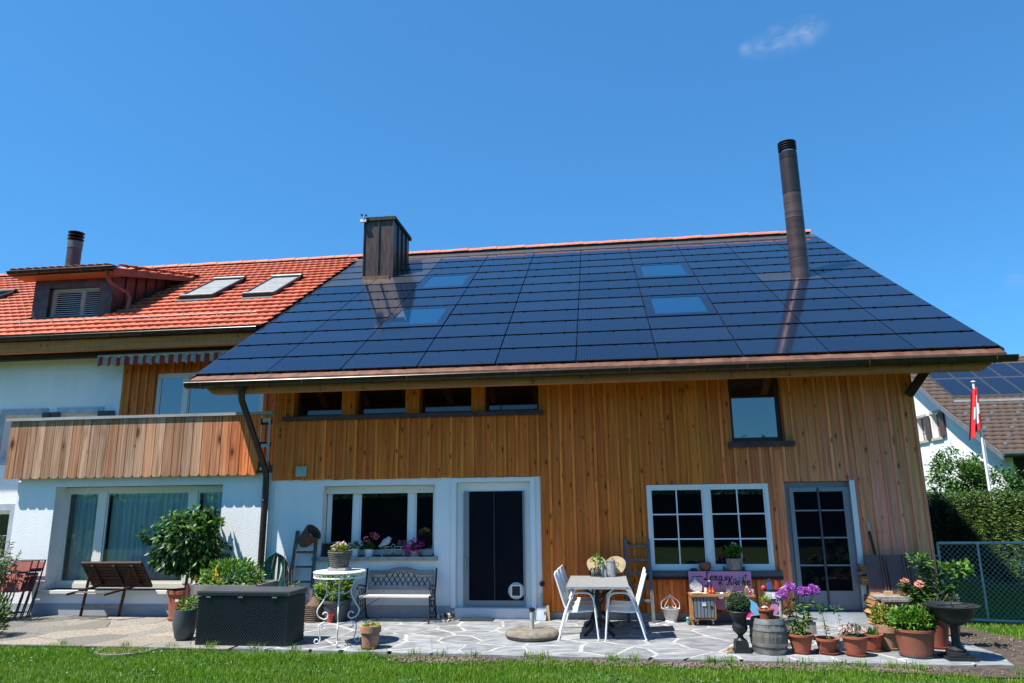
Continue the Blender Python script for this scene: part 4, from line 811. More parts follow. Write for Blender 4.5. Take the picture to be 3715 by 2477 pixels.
# clover and broad weeds in patches of the lawn
Pw = []
for _ in range(70):
    cx, cy, m = RNG.uniform(-10, 6), RNG.uniform(7.7, 9.9), int(RNG.integers(14, 50))
    if cy < edge(cx): Pw.append(np.stack([cx + RNG.normal(size=m) * .10, cy + RNG.normal(size=m) * .07, RNG.uniform(-.03, .012, m)], 1))
Pw = np.concatenate(Pw); dd = rdirs(len(Pw)); dd[:, 2] = np.abs(dd[:, 2]) * .6 + .1
o = leaves('clover', Pw, dd, RNG.uniform(.018, .042, len(Pw)), leaf('clover_leaf', (.030, .10, .012), (.085, .19, .03)), w=.8); kind(o, 'stuff'); tag(o, 'patches of darker clover leaves scattered through the lawn', 'clover')
# tufts growing from the paving edge
rn = random.Random(4); P = []
for cx in (-7.9, -6.9, -6.2, -5.6, -4.9, -4.3, -3.3, -2.6, -2.2, -1.75, -1.05, -.85, .05, .3, 1.25, 1.45, 2.1, 2.35, 2.75, 2.95, 3.3, 3.45, 3.6, 4.6):
    m = rn.randint(30, 90); ey = float(edge(cx)) + .10 + (.08 if cx > -1.5 else 0); P.append(np.stack([cx + RNG.normal(size=m) * .055, ey + RNG.normal(size=m) * .04, np.full(m, -.03)], 1))
P = np.concatenate(P); grass('grass_tufts', 'taller grass tufts sprouting along the paving edge', P, .11, .0032, L_GRASS, .5)
n = 16; P = np.stack([RNG.uniform(-8, 4, n), RNG.uniform(9.2, 9.9, n), np.full(n, -.04)], 1); o = grass('seed_stalks', 'thin dry grass stalks standing above the lawn', P, .30, .0025, leaf('dry_stalk', (.25, .22, .10), (.35, .32, .16)), .2)
# ------------------------------------------------------------ things on the left terrace
def pot_prof(rt, rb, h, rim=.05, lip=.012, t=.018):
    return [(rb, 0), (rb + (rt - rb) * (h - rim) / h, h - rim), (rt + lip, h - rim + .006), (rt + lip, h), (rt - t, h), (rt - t - .004, h - .04)]
def pot(t, rt, rb, h, mat, rim=.05, lip=.012, saucer=0, c=(0, 0, 0), smat=None, name='pot', n=24):
    z = c[2]
    if saucer:
        part('saucer', MB().lathe([(saucer * .86, 0), (saucer, .03), (saucer - .012, .03), (saucer * .84, .012)], n, c), smat or mat, t, True); z += .013
    part(name, MB().lathe(pot_prof(rt, rb, h, rim, lip), n, (c[0], c[1], z)), mat, t, True)
    part('soil', MB().lathe([(.001, h - .035), (rt - .02, h - .045)], 16, (c[0], c[1], z)), SOIL, t); return z + h
def bush(t, c, r, n, size, mat, name='foliage', shell=.45, up=.35, w=.5, world=False):
    P, d = in_ball(n, c, r, shell); return leaves(name, P, d * .7 + rdirs(n) * .6 + np.array([0, 0, up]), RNG.uniform(.65, 1.3, n) * size, mat, t, w=w)
def stalks(t, pts, mat=STEMG, name='stem', r=.005):
    for a, b in pts:
        m = (Vector(a) + Vector(b)) / 2 + Vector((random.uniform(-.02, .02), random.uniform(-.02, .02), 0)); part(name, MB().tube([a, m, b], [r, r * .8, r * .5], 5), mat, t)
def along(pts, k, size, mat, t, name='leaf_cluster', spread=1.0, drop=-.1, w=.4):
    P = []; D = []
    for a, b in pts:
        a, b = np.array(a), np.array(b); u = RNG.random((k, 1)); P.append(a + (b - a) * u); d = rdirs(k); d[:, 2] = d[:, 2] * .3 + drop; D.append(d)
    P = np.concatenate(P); return leaves(name, P, np.concatenate(D), RNG.uniform(.6, 1.3, len(P)) * size, mat, t, w=w)
def heads(t, cs, r, n, size, mat, name='flower_head'):
    for c in cs:
        P, d = in_ball(n, c, (r, r, r * .75), .7); leaves(name, P, d + rdirs(n) * .4, size, mat, t, w=.9, fold=.05)
# conifer and oleander at the left edge
t = thing('dwarf_conifer', 'feathery dark green dwarf conifer at the lawn corner', 'shrub', (-9.66, 10.62, -.03)); part('trunk', MB().tube([(0, 0, 0), (0, 0, .35)], [.04, .02], 6), STEMB, t)
P, d = in_ball(1500, (0, 0, .33), (.36, .32, .36), .3); kind(leaves('foliage', P, d + np.array([0, 0, .8]) + rdirs(1500) * .3, RNG.uniform(.05, .12, 1500), L_HEDGE, t, w=.16), 'stuff')
t = thing('olive_shrub', 'grey green narrow leaved shrub in a red pot by the folded chairs', 'plant', (-10.85, 12.0, 0)); pot(t, .18, .13, .36, TERRA)
st = [((0, 0, .34), (random.uniform(-.45, .5), random.uniform(-.3, .3), random.uniform(.9, 1.6))) for _ in range(16)]; stalks(t, st, STEMB, r=.007); kind(along([(Vector(a).lerp(Vector(b), .35), b) for a, b in st], 60, .095, L_OLIVE, t, 'foliage', w=.2, drop=.25), 'stuff')
bush(t, (-.1, 0, .75), (.30, .25, .3), 500, .08, L_FRESH, w=.3)
# folded garden chairs leaning on the wall
FRAME = M('brown_chair_frame', (.045, .026, .024), .45, .4); FAB = M('red_chair_fabric', (.30, .085, .07), .8, var=.18, vs=6)
def folded_chair():
    t = thing('folded_chair', '', 'chair', (0, 0, 0))
    for x in (-.25, .25):
        part('leg', MB().tube([(x, -.28, .01), (x * .98, -.1, .50), (x * .95, .03, .98)], .013, 6), FRAME, t); part('leg', MB().tube([(x * .9, -.20, .01), (x * .9, -.09, .35), (x * .9, -.02, .70)], .012, 6), FRAME, t)
    part('frame', MB().tube([(-.24, .03, .98), (.24, .03, .98)], .012, 6).tube([(-.23, -.05, .80), (.23, -.05, .80)], .018, 6).tube([(-.22, -.22, .1), (.22, -.22, .1)], .01, 6), FRAME, t)
    part('backrest', MB().add([(-.23, -.02, .80), (.23, -.02, .80), (.23, .02, .96), (-.23, .02, .96)], [(0, 1, 2, 3)]), FAB, t); part('seat', MB().add([(-.215, -.17, .45), (.215, -.17, .45), (.22, -.075, .77), (-.22, -.075, .77)], [(0, 1, 2, 3)]), FAB, t)
    return t
c0 = folded_chair(); labs = ('front red fabric folded chair leaning in the stack by the wall', 'middle folded chair of the leaning stack, behind the front one', 'rear folded chair of the stack, flat against the white wall')
for i, lb in enumerate(labs):
    o = c0 if i == 0 else copy_tree(c0); o['label'] = lb; o['group'] = 'folded chairs against the wall'; o.location = (-10.74 + .055 * i, 12.44 + .095 * i, 0); o.rotation_euler = (0, 0, R(2 - i))
# folded wooden table
t = thing('folding_table', 'dark brown slatted wooden folding table tipped up in front of the picture window', 'table', (-8.95, 12.25, 0)); TBL = wood('table_wood', (.085, .045, .032), (.032, .018, .014), grain=(.8, 16, 16), knots=False)
tm = Matrix.Translation((0.02, .08, .74)) @ Matrix.Rotation(R(24), 4, 'Z') @ Matrix.Rotation(R(-62), 4, 'X')
tm = Matrix.Translation((.13, .27, .735)) @ Matrix.Rotation(R(131), 4, 'X')
for i in range(7): part('slat', MB().box(-.55, .55, -.26 + i * .076, -.196 + i * .076, -.012, .012).xf(tm), TBL, t)
part('top_frame', MB().box(-.58, .58, -.30, -.265, -.02, .02).box(-.58, .58, .272, .307, -.02, .02).box(-.585, -.551, -.264, .271, -.02, .02).box(.551, .585, -.264, .271, -.02, .02).xf(tm), TBL, t)
for x in (-.36, .05, .4): part('batten', MB().box(x - .025, x + .025, -.26, .27, .014, .05).xf(tm), TBL, t)
for x in (-.60, .15): part('leg', MB().bar((x, .40, .0), (x + .32, .12, .86), .045, .03), TBL, t)
for x in (-.50, .22): part('folded_leg', MB().bar((x, -.15, .44), (x + .36, .34, .56), .05, .035), TBL, t)
part('crossbar', MB().bar((-.53, .345, .18), (.22, .345, .18), .05, .02, (0, 1, 0)), GREYWOOD, t); part('crossbar', MB().bar((-.44, -.05, .47), (.28, -.05, .47), .03, .02), GREYWOOD, t)
# lemon tree
t = thing('lemon_tree', 'bushy lemon tree with glossy leaves in a tall terracotta pot', 'tree', (-7.40, 12.40, 0)); zt = pot(t, .28, .23, .50, TERRA, rim=.06, lip=.02); part('foot_ring', MB().lathe([(.24, .0), (.25, .02), (.25, .05), (.238, .06)], 24), TERRA, t, True); part('price_sticker', MB().box(.0, .06, -.292, -.286, .33, .37), WHITECER, t)
mb = MB().tube([(0, 0, .45), (.01, 0, .75), (-.01, .02, 1.05)], [.028, .024, .018], 7)
for i in range(16): a = i * 2.4; mb.tube([(0, 0, .78 + i * .018), (.22 * math.cos(a), .2 * math.sin(a), 1.0 + i * .03), (.48 * math.cos(a), .42 * math.sin(a), 1.1 + .045 * i)], [.012, .008, .004], 5)
part('trunk', mb, M('lemon_bark', (.09, .10, .05), .8), t, True)
bl = [((-.05, 0, 1.45), (.58, .48, .42)), ((.12, .0, 1.15), (.62, .48, .38)), ((-.3, 0, 1.08), (.36, .34, .26)), ((.22, -.05, .93), (.34, .3, .20)), ((-.12, 0, .92), (.20, .2, .12)), ((.15, 0, 1.68), (.36, .3, .2)), ((-.28, 0, 1.62), (.2, .2, .18)), ((.36, 0, 1.85), (.09, .09, .16)), ((-.72, -.05, 1.45), (.18, .14, .14))]; Ps, Ds = [], []
for c, r in bl:
    k = int(1150 * (r[0] * r[2]) / .24 * .36) + 14; P, d = in_ball(k, c, r, .35); Ps.append(P); Ds.append(d * .6 + rdirs(k) * .55 + np.array([0, 0, -.55]))
P = np.concatenate(Ps); kind(leaves('crown', P, np.concatenate(Ds), RNG.uniform(.10, .185, len(P)), L_LEMON, t, w=.44, fold=.10), 'stuff')
P, d = in_ball(150, (0, -.05, 1.55), (.6, .4, .36), .9); P = P[P[:, 2] > 1.5]; leaves('new_leaves', P, rdirs(len(P)) + np.array([0, 0, .2]), .13, L_FRESH, t, w=.42)
for x, y, z in ((.30, -.20, .72), (.46, -.1, .80)): part('lemon', MB().ball((x, y, z), .042, 10, 7, (1, 1, 1.35)), M('lemon_skin', (.75, .36, .04), .5), t, True)
# grey planter
t = thing('grey_planter', 'tall dark grey rounded planter with a small green plant', 'planter', (-6.3, 10.62, 0)); part('pot', MB().lathe([(.10, 0), (.13, .03), (.175, .22), (.175, .43), (.155, .43), (.15, .40)], 26), GREYPOT, t, True); part('soil', MB().lathe([(.001, .40), (.15, .395)], 16), SOIL, t); bush(t, (.04, 0, .47), (.14, .12, .10), 130, .075, L_FRESH)
# raised bed
t = thing('raised_bed', 'weathered timber planter box full of leafy herbs behind the storage box', 'planter', (-6.3, 11.95, 0))
for i in range(4): z = i * .165; part('plank', MB().box(-.62, .60, -.28, -.25, z + .004, z + .16), GREYWOOD, t); part('plank', MB().box(.56, .60, -.24, .45, z + .004, z + .16), GREYWOOD, t); part('plank', MB().box(-.62, -.58, -.24, .45, z + .004, z + .16), GREYWOOD, t); part('plank', MB().box(-.62, .6, .455, .485, z + .004, z + .16), GREYWOOD, t)
for x in (-.63, .59): part('corner_post', MB().box(x - .02, x + .03, -.30, -.285, 0, .66), M('red_metal', (.16, .02, .02), .5), t)
part('soil', MB().box(-.578, .558, -.245, .45, .5, .58), SOIL, t); kind(bush(t, (-.05, .08, .72), (.55, .34, .32), 1500, .085, L_FRESH, w=.4), 'stuff'); bush(t, (.42, -.05, .70), (.14, .14, .18), 260, .05, L_GREEN, 'rosemary', w=.12)
part('windmill', MB().prism([(-.30, .70), (-.18, .80), (-.22, .98), (-.28, .86)], -.12, -.115, 'y').prism([(-.22, .62), (-.13, .66), (-.14, .80), (-.2, .74)], -.14, -.135, 'y'), YELLOW, t); part('bottle', MB().tube([(.18, -.2, .60), (.32, -.16, .66)], .03, 10), M('lime_plastic', (.45, .55, .10), .4), t)
# storage box
RAT = None
def rattan_mat():
    m, nt, b, n, l = nodes('woven_plastic'); tc = n('ShaderNodeTexCoord'); b.inputs['Base Color'].default_value = (.032, .038, .046, 1); b.inputs['Roughness'].default_value = .36; b.inputs['Specular IOR Level'].default_value = .6; return m
RAT = rattan_mat()
t = thing('storage_box', 'dark grey woven plastic cushion box with a flat lid on the terrace edge', 'box', (-5.21, 10.22, 0), R(-2))
part('body', MB().box(-.70, .70, .012, .55, .0, .655), RAT, t)
def weave(w, h, nx, nz_, out):
    mb = MB(); V = []; F = []; k = 0
    for j in range(nz_):
        for i in range(nx):
            x0, z0 = i * w / nx + (.5 * w / nx if j % 2 else 0), j * h / nz_; dx, dz = w / nx * .88, h / nz_ * .86
            if x0 + dx > w: continue
            V += [(x0, 0, z0), (x0 + dx, 0, z0), (x0 + dx, 0, z0 + dz), (x0, 0, z0 + dz), (x0 + dx / 2, -out, z0 + dz * .12), (x0 + dx / 2, -out, z0 + dz * .88)]; F += [(k, k + 4, k + 5, k + 3), (k + 4, k + 1, k + 2, k + 5), (k, k + 1, k + 4), (k + 3, k + 5, k + 2)]; k += 6
    return mb.add(V, F)
kind(part('weave', weave(1.40, .655, 36, 27, .020).xf(Matrix.Translation((-.7, .011, 0))), RAT, t), 'stuff'); kind(part('weave', weave(.54, .655, 14, 27, .020).xf(Matrix.Translation((.701, .012, 0)) @ Matrix.Rotation(R(90), 4, 'Z')), RAT, t), 'stuff')
part('lid', MB().prism([(-.715, .67), (.715, .67), (.715, .725), (.70, .735), (-.70, .735), (-.715, .725)], -.012, .58, 'y'), M('lid_grey', (.05, .055, .06), .5, var=.1), t); kind(part('weave', weave(1.42, .05, 36, 2, .012).xf(Matrix.Translation((-.71, -.013, .672))), RAT, t), 'stuff')
for x in (-.52, -.02, .5): part('clip', MB().box(x - .035, x + .035, -.03, -.0125, .648, .664), CHROME, t)
# hose on the wall
t = thing('garden_hose', 'dark green garden hose coiled on a wall hook beside the ladder', 'hose', (-5.86, W - .02, 1.02)); HOSE = M('hose_green', (.008, .12, .08), .4); rn = random.Random(8)
mb = MB()
for i in range(11):
    a = .03 + .020 * i; dx = rn.uniform(-.05, .05); b = .66 + rn.uniform(-.12, .16); mb.tube(catmull([(dx * .3, -.04 - .008 * i, .02 + a * .3), (-a * .75, -.05 - .008 * i, -.04), (-a * 1.05 + dx, -.05 - .006 * i, -b * .55), (dx - .02, -.06 - .004 * i, -b), (a * 1.2 + dx, -.05 - .006 * i, -b * .6), (a * .85, -.05 - .008 * i, -.05), (dx * .3, -.04 - .008 * i, .02 + a * .3)], 5), .0115, 6)
part('coil', mb, HOSE, t, True); part('hook', MB().tube([(0, 0, .06), (0, -.1, .05), (0, -.12, .09)], .01, 6), CHROME, t); part('nozzle', MB().tube([(-.03, -.1, .04), (-.05, -.11, -.08), (-.07, -.11, -.2)], [.02, .016, .012], 8), CHROME, t)
# old ladder with a wicker basket
def ladder(name, label, loc, L, w, lean, nr, mat, r=.028, wt=None, z0=.25):
    t = thing(name, label, 'ladder', loc); wt = wt or w; dy = math.sin(lean) * L; dz = math.cos(lean) * L
    for s in (-1, 1): part('rail', MB().bar((s * w / 2, 0, 0), (s * wt / 2, dy, dz), .055, .035), mat, t)
    for i in range(nr): u = (z0 + i * (L - z0 - .12) / max(1, nr - 1)) / L; ww = w + (wt - w) * u; part('rung', MB().bar((-ww / 2 + .02, dy * u, dz * u), (ww / 2 - .02, dy * u, dz * u), .03, .035), mat, t)
    return t
ladder('ladder', 'dark old wooden ladder leaning on the white wall beside the hose', (-5.34, 12.44, 0), 1.50, .46, R(11), 6, LADDER, wt=.36, z0=.12)
t = thing('hanging_basket', 'brown wicker basket hanging tilted on top of the old ladder', 'basket', (-5.22, 12.46, 1.36)); bm = Matrix.Rotation(R(-40), 4, 'Y') @ Matrix.Rotation(R(38), 4, 'X')
mb = MB()
bm = Matrix.Rotation(R(50), 4, 'Y') @ Matrix.Rotation(R(14), 4, 'X')
prof = [(.085, -.16), (.10, -.13), (.15, .15), (.158, .165), (.145, .165), (.135, .12), (.09, -.13), (.001, -.14)]
part('body', MB().lathe(prof, 26, rip=.03, ripn=13).xf(bm), WICKER, t, True)
for i in range(6): part('band', MB().torus((0, 0, -.12 + i * .05), .105 + .009 * i, .008, 26, 5).xf(bm), WICKER, t)
part('rim', MB().torus((0, 0, .165), .152, .013, 26, 6).xf(bm), WICKER, t); part('cloth', MB().ball((.02, -.02, .05), .08, 8, 5, (1, .6, .8)).xf(bm), M('grey_cloth', (.36, .36, .36), .9), t)
# tomato tub, demijohn, small pots
t = thing('tomato_tub', 'large grey plastic tub of staked tomato plants left of the bench', 'plant', (-4.63, 12.42, 0)); pot(t, .255, .20, .34, GREYPOT, rim=.05, lip=.012, n=28)
stk = [((x, y, .25), (x + random.uniform(-.05, .05), y, z)) for x, y, z in ((-.15, 0, 1.15), (.0, .1, 1.05), (-.02, -.1, 1.2), (.13, .05, .95), (.2, -.03, 1.25))]
for a, b in stk: part('stake', MB().tube([a, b], .006, 5), M('bamboo', (.25, .18, .10), .8), t)
vines = [((x, y, .3), (x + random.uniform(-.2, .15), y + random.uniform(-.1, .05), z)) for x, y, z in ((-.15, 0, .85), (.0, .1, .9), (-.02, -.1, .75), (.13, .05, .8), (.18, -.03, .7), (-.18, -.1, .6))]; stalks(t, vines, r=.008)
kind(along(vines, 75, .10, L_FRESH, t, 'foliage', w=.38, drop=-.2), 'stuff'); bush(t, (-.02, -.08, .55), (.3, .2, .2), 260, .09, L_YEL, 'lower_leaves', w=.4)
for p_ in ((-.12, -.14, .62), (-.22, -.12, .72), (.1, -.15, .55)): part('tomato', MB().ball(p_, .022, 8, 6), M('green_tomato', (.25, .33, .08), .4), t, True)
t = thing('tomato_pot', 'slim staked tomato plants rising behind the storage box below the ladder', 'plant', (-5.36, 12.2, 0)); pot(t, .16, .12, .26, GREYPOT)
for x, z in ((-.16, 1.23), (-.06, 1.0), (.06, 1.2), (.0, .85)): part('stake', MB().tube([(x * .6, 0, .2), (x, 0, z)], .005, 5), MATS['bamboo'], t)
vines = [((x, 0, .24), (x + random.uniform(-.1, .14), 0, z)) for x, z in ((-.08, .6), (0, .66), (.08, .68))]; stalks(t, vines); along(vines, 40, .085, L_FRESH, t, w=.4, drop=-.2)
t = thing('wicker_demijohn', 'brown wicker covered bottle standing beside the grey tub', 'bottle', (-4.97, 12.35, 0)); part('basket', MB().lathe([(.17, 0), (.18, .03), (.185, .22), (.15, .30), (.07, .36), (.05, .40)], 28, rip=.025, ripn=14), WICKER, t, True)
for i in range(9): part('band', MB().torus((0, 0, .02 + i * .03), .188, .009, 28, 5), WICKER, t)
part('neck', MB().lathe([(.032, .38), (.032, .46), (.04, .47)], 12), M('bottle_dark', (.02, .03, .02), .15), t, True)
t = thing('red_pot', 'small bright red empty plastic pot on the paving under the white table', 'pot', (-4.63, 12.16, 0)); part('pot', MB().lathe(pot_prof(.055, .045, .13, .02, .005, .008), 16), col('red_pot_plastic', (.55, .06, .03)), t, True)
t = thing('white_pot', 'small white pot with a fern like seedling beside the grey tub', 'plant', (-4.58, 12.3, .0)); part('stand', MB().box(-.06, .06, -.03, .06, 0, .1), CONC, t); pot(t, .085, .065, .14, WHITECER, .03, .006, c=(0, 0, .1)); bush(t, (0, 0, .30), (.10, .09, .06), 70, .08, L_FRESH)
# white iron table
t = thing('iron_table', 'round white wrought iron table with curled legs on the patio', 'table', (-3.86, 10.45, 0)); RT = .365
part('top', MB().lathe([(.001, .985), (RT - .02, .985), (RT, .99), (RT, .998), (.001, 1.003)], 40), WHITEIRON, t, True); part('rim', MB().torus((0, 0, .985), RT, .011, 40, 6).torus((0, 0, .915), RT - .004, .010, 40, 6), WHITEIRON, t)
for i in range(30): a = 2 * PI * i / 30; ax = (math.cos(a), math.sin(a), 0); part('ring', MB().torus(((RT - .003) * ax[0], (RT - .003) * ax[1], .95), .028, .005, 12, 4, ax), WHITEIRON, t)
def sp(c, r0, r1, a0, a1, k=12): return [(c[0] + (r0 + (r1 - r0) * i / k) * math.cos(a0 + (a1 - a0) * i / k), 0, c[1] + (r0 + (r1 - r0) * i / k) * math.sin(a0 + (a1 - a0) * i / k)) for i in range(k + 1)]
for i in range(4):
    a = R(20 + 90 * i); m = Matrix.Rotation(a, 4, 'Z'); mb = MB()
    up = catmull([(.24, 0, .91), (.20, 0, .80), (.17, 0, .70), (.22, 0, .58), (.29, 0, .47), (.275, 0, .38), (.20, 0, .335)], 5) + [Vector(q) for q in sp((.19, .395), .06, .022, -PI * .55, -PI * .55 - PI * 1.35)]
    lo = [Vector(q) for q in sp((.175, .24), .02, .062, -PI * .6, PI * .45)] + catmull([(.20, 0, .30), (.26, 0, .25), (.255, 0, .15), (.235, 0, .07), (.27, 0, .012)], 5)[1:] + [Vector(q) for q in sp((.285, .05), .04, .018, -PI * .62, PI * .85, 8)]
    part('leg', mb.tube(up, .0105, 6).tube(lo, .0105, 6).xf(m), WHITEIRON, t, True); part('brace', MB().tube(catmull([(.17, 0, .72), (.09, 0, .68), (.0, 0, .70)], 4), .007, 5).tube([(.2, 0, .30), (0, 0, .25)], .007, 5).xf(m), WHITEIRON, t)
part('centre_rod', MB().tube([(0, 0, .25), (0, 0, .71)], .009, 6), WHITEIRON, t)
t = thing('slate_slab', 'rough grey stone slab lying on the white iron table', 'stone', (-3.86, 10.45, 1.003)); part('slab', MB().prism([(-.15, -.10), (.12, -.12), (.16, .05), (.02, .13), (-.14, .08)], 0, .042, 'z'), STONE, t)
t = thing('basket_planter', 'dark wicker planter with pale pink flowers on the iron table', 'plant', (-3.87, 10.46, 1.046)); part('basket', MB().lathe([(.115, 0), (.125, .02), (.165, .21), (.175, .235), (.155, .235), (.145, .19)], 28, rip=.02, ripn=14), GWICKER, t, True); part('soil', MB().lathe([(.001, .20), (.148, .195)], 14), SOIL, t)
for i in range(8): part('weave_band', MB().torus((0, 0, .02 + i * .027), .122 + i * .0066, .011, 28, 5), GWICKER, t)
bush(t, (0, 0, .24), (.10, .09, .07), 150, .06, L_YEL); heads(t, [(-.08, -.02, .285), (-.02, -.04, .325), (.03, .02, .33), (.08, -.02, .295), (.0, .05, .31), (-.1, .03, .27)], .03, 26, .025, P_PALE)
t = thing('terracotta_pot', 'small weathered terracotta pot on a saucer at the lawn edge', 'pot', (-3.28, 10.17, 0)); pot(t, .138, .105, .285, M('bleached_terracotta', (.38, .19, .115), .9, var=.4, vs=6, bs=25), rim=.09, lip=.008, saucer=.135, smat=TERRA); bush(t, (0, 0, .29), (.11, .11, .025), 90, .05, L_YEL)
# ------------------------------------------------------------ window sill ornaments, bench, dining set
ZS = 1.021; YS = W + .05
t = thing('black_box', 'black box standing at the left end of the grey window sill', 'box', (-4.94, W + .08, ZS)); part('body', MB().box(-.10, .14, -.08, .08, 0, .225), BLACKM, t); part('lid', MB().box(-.105, .145, -.085, .085, .226, .236), GREYWOOD, t)
def sill_pot(name, label, x, rt, rb, h, mat, petals, n, hs, lf=L_DARK, bushr=.08):
    t = thing(name, label, 'plant', (x, YS, ZS)); pot(t, rt, rb, h, mat, .02, .003, n=20); bush(t, (0, 0, h + .04), (bushr, bushr * .8, .06), n, .05, lf, w=.7)
    heads(t, hs, .042, 44, .032, petals); stalks(t, [((0, 0, h), (c[0], c[1], c[2])) for c in hs], r=.003); return t
sill_pot('flower_pot', 'white pot of small white flowers on the window sill', -4.46, .066, .06, .135, WHITECER, P_WHITE, 120, [(-.08, 0, .20), (-.02, -.03, .215), (.05, -.02, .19), (.09, 0, .22), (.02, .02, .20)])
sill_pot('flower_pot', 'white pot of salmon pink geraniums left of the stone bird', -4.20, .085, .07, .125, WHITECER, P_PINK, 140, [(-.05, -.03, .30), (.13, -.02, .34), (.06, .02, .37)], L_GREEN)
sill_pot('flower_pot', 'grey pot overflowing with magenta flowers on the window sill', -3.36, .10, .085, .10, STONE, P_MAG, 120, [(-.13, -.05, .17), (-.07, -.06, .23), (-.02, -.05, .12), (.05, -.06, .14), (-.09, -.07, .09), (.12, -.02, .20), (.0, -.03, .27), (-.16, -.04, .12), (.03, -.07, .08)], L_GREEN)
t = thing('balance_scale', 'ornate old white iron kitchen scale on the window sill', 'scale', (-3.76, YS, ZS)); IR = M('rusty_white_iron', (.46, .42, .36), .7, var=.5, vs=22)
part('base', MB().tube(catmull([(-.21, 0, .0), (-.17, 0, .06), (-.08, 0, .04), (0, 0, .09), (.08, 0, .04), (.17, 0, .06), (.21, 0, .0)], 5), .018, 6), IR, t, True); part('beam', MB().box(-.2, .2, -.012, .012, .10, .125), IR, t)
for s in (-1, 1): part('pan_arm', MB().tube([(s * .14, 0, .11), (s * .14, 0, .16)], .008, 6), IR, t); part('plate', MB().box(s * .14 - .09, s * .14 + .09, -.05, .05, .16, .168), IR, t); part('scroll', MB().torus((s * .19, 0, .07), .03, .009, 12, 5, (0, 1, 0)), IR, t); part('pointer', MB().tube([(s * .02, 0, .125), (s * .03, 0, .19), (s * .0, 0, .21)], .006, 5), IR, t)
t = thing('stone_bird', 'pale grey stone bird sitting on the old kitchen scale', 'figurine', (-3.92, YS, ZS + .169)); BRD = M('bird_stone', (.42, .44, .46), .85, var=.15, vs=14)
part('body', MB().lathe([(.001, -.13), (.012, -.125), (.03, -.06), (.058, .0), (.065, .05), (.05, .10), (.001, .13)], 16).xf(Matrix.Translation((.0, 0, .062)) @ Matrix.Rotation(R(58), 4, 'Y')), BRD, t, True); part('head', MB().ball((.075, 0, .13), .042, 12, 8), BRD, t, True); part('beak', MB().lathe([(.012, 0), (.001, .03)], 8).xf(Matrix.Translation((.11, 0, .13)) @ Matrix.Rotation(R(90), 4, 'Y')), BRD, t)
t = thing('clay_birds', 'pair of dark brown clay tiles standing on the right scale plate', 'ornament', (-3.62, YS, ZS + .169)); part('tile', MB().prism([(-.07, 0), (0, 0), (.02, .10), (-.04, .12)], -.02, .0, 'y').prism([(.01, 0), (.08, 0), (.10, .12), (.04, .10)], -.01, .01, 'y'), M('brown_clay', (.07, .035, .03), .8), t)
t = thing('stone_bowl', 'flat oval grey stone bowl at the right end of the sill', 'bowl', (-3.13, YS - .02, ZS)); part('bowl', MB().lathe([(.06, 0), (.10, .02), (.115, .06), (.105, .068), (.08, .03), (.001, .025)], 20, sx=1.05, sy=.7), STONE, t, True)
# bench
t = thing('garden_bench', 'garden bench with weathered slats, lattice back and black iron ends', 'bench', (-3.56, 12.42, 0)); BW = wood('bench_wood', (.30, .30, .30), (.16, .16, .165), grain=(.9, 16, 16), knots=False); SEATW = wood('seat_wood', (.62, .59, .55), (.42, .38, .34), grain=(.9, 16, 16), knots=False)
for i in range(5): part('seat_slat', MB().box(-.60, .60, -.20 + i * .078, -.135 + i * .078, .395 - .002 * i, .418 - .002 * i), SEATW, t)
yb = lambda z: .19 + (z - .42) * .22
def backpt(x, z, dy=0): return (x, yb(z) + dy, z)
topc = lambda x: .795 + .055 * max(0, math.cos(x / .60 * PI * .9)) ** 1.4
n = 24; V = []
for i in range(n + 1):
    x = -.58 + 1.16 * i / n; zt_ = topc(x)
    for z in (zt_, zt_ - .075): V += [backpt(x, z, -.016), backpt(x, z, .016)]
F = []
for i in range(n): a = 4 * i; F += [(a, a + 4, a + 5, a + 1), (a + 2, a + 3, a + 7, a + 6), (a, a + 2, a + 6, a + 4), (a + 1, a + 5, a + 7, a + 3)]
F += [(0, 1, 3, 2), (4 * n, 4 * n + 2, 4 * n + 3, 4 * n + 1)]
part('top_rail', MB().add(V, F), BW, t); part('lower_rail', MB().bar(backpt(-.58, .51), backpt(.58, .51), .03, .065, (0, .2, 1)), BW, t)
for x in (-.56, .56): part('stile', MB().bar(backpt(x, .53), backpt(x, .75), .05, .03, (0, 1, 0)), BW, t)
LAT = M('lattice_iron', (.045, .047, .05), .6, .3)
for s in (-1, 1):
    for k in range(-4, 15):
        pts = []
        for j in range(9):
            z = .54 + .30 * j / 8; x = -.58 + k * .098 + s * (z - .54) * .72 + (0 if s > 0 else .15)
            if -.54 < x < .54 and z < topc(x) - .07: pts.append(backpt(x, z, .004 * s))
        if len(pts) > 1: part('lattice_strip', MB().bar(pts[0], pts[-1], .017, .008, (0, 1, .2)), LAT, t)
for s in (-1, 1):
    x = s * .62; mb = MB().tube(catmull([(x, .30, 0), (x, .20, .22), (x, .17, .42), (x, yb(.6), .6), (x, yb(.82), .83)], 4), .016, 6).tube(catmull([(x, -.26, 0), (x, -.19, .2), (x, -.22, .36), (x, -.2, .43)], 4), .015, 6).tube(catmull([(x, yb(.55), .52), (x, .05, .56), (x, -.16, .59), (x, -.24, .57), (x, -.22, .53)], 4), .017, 6).tube([(x, -.22, .38), (x, .18, .40)], .016, 6)
    mb.torus((x, -.08, .48), .055, .009, 14, 5, (1, 0, 0)).torus((x, .04, .47), .045, .009, 12, 5, (1, 0, 0)).torus((x, -.1, .3), .05, .009, 12, 5, (1, 0, 0)).torus((x, .02, .28), .06, .009, 12, 5, (1, 0, 0)).tube(catmull([(x, -.19, .2), (x, 0, .12), (x, .2, .2)], 5), .011, 5)
    part('iron_end', mb, BLACKIRON, t, True)
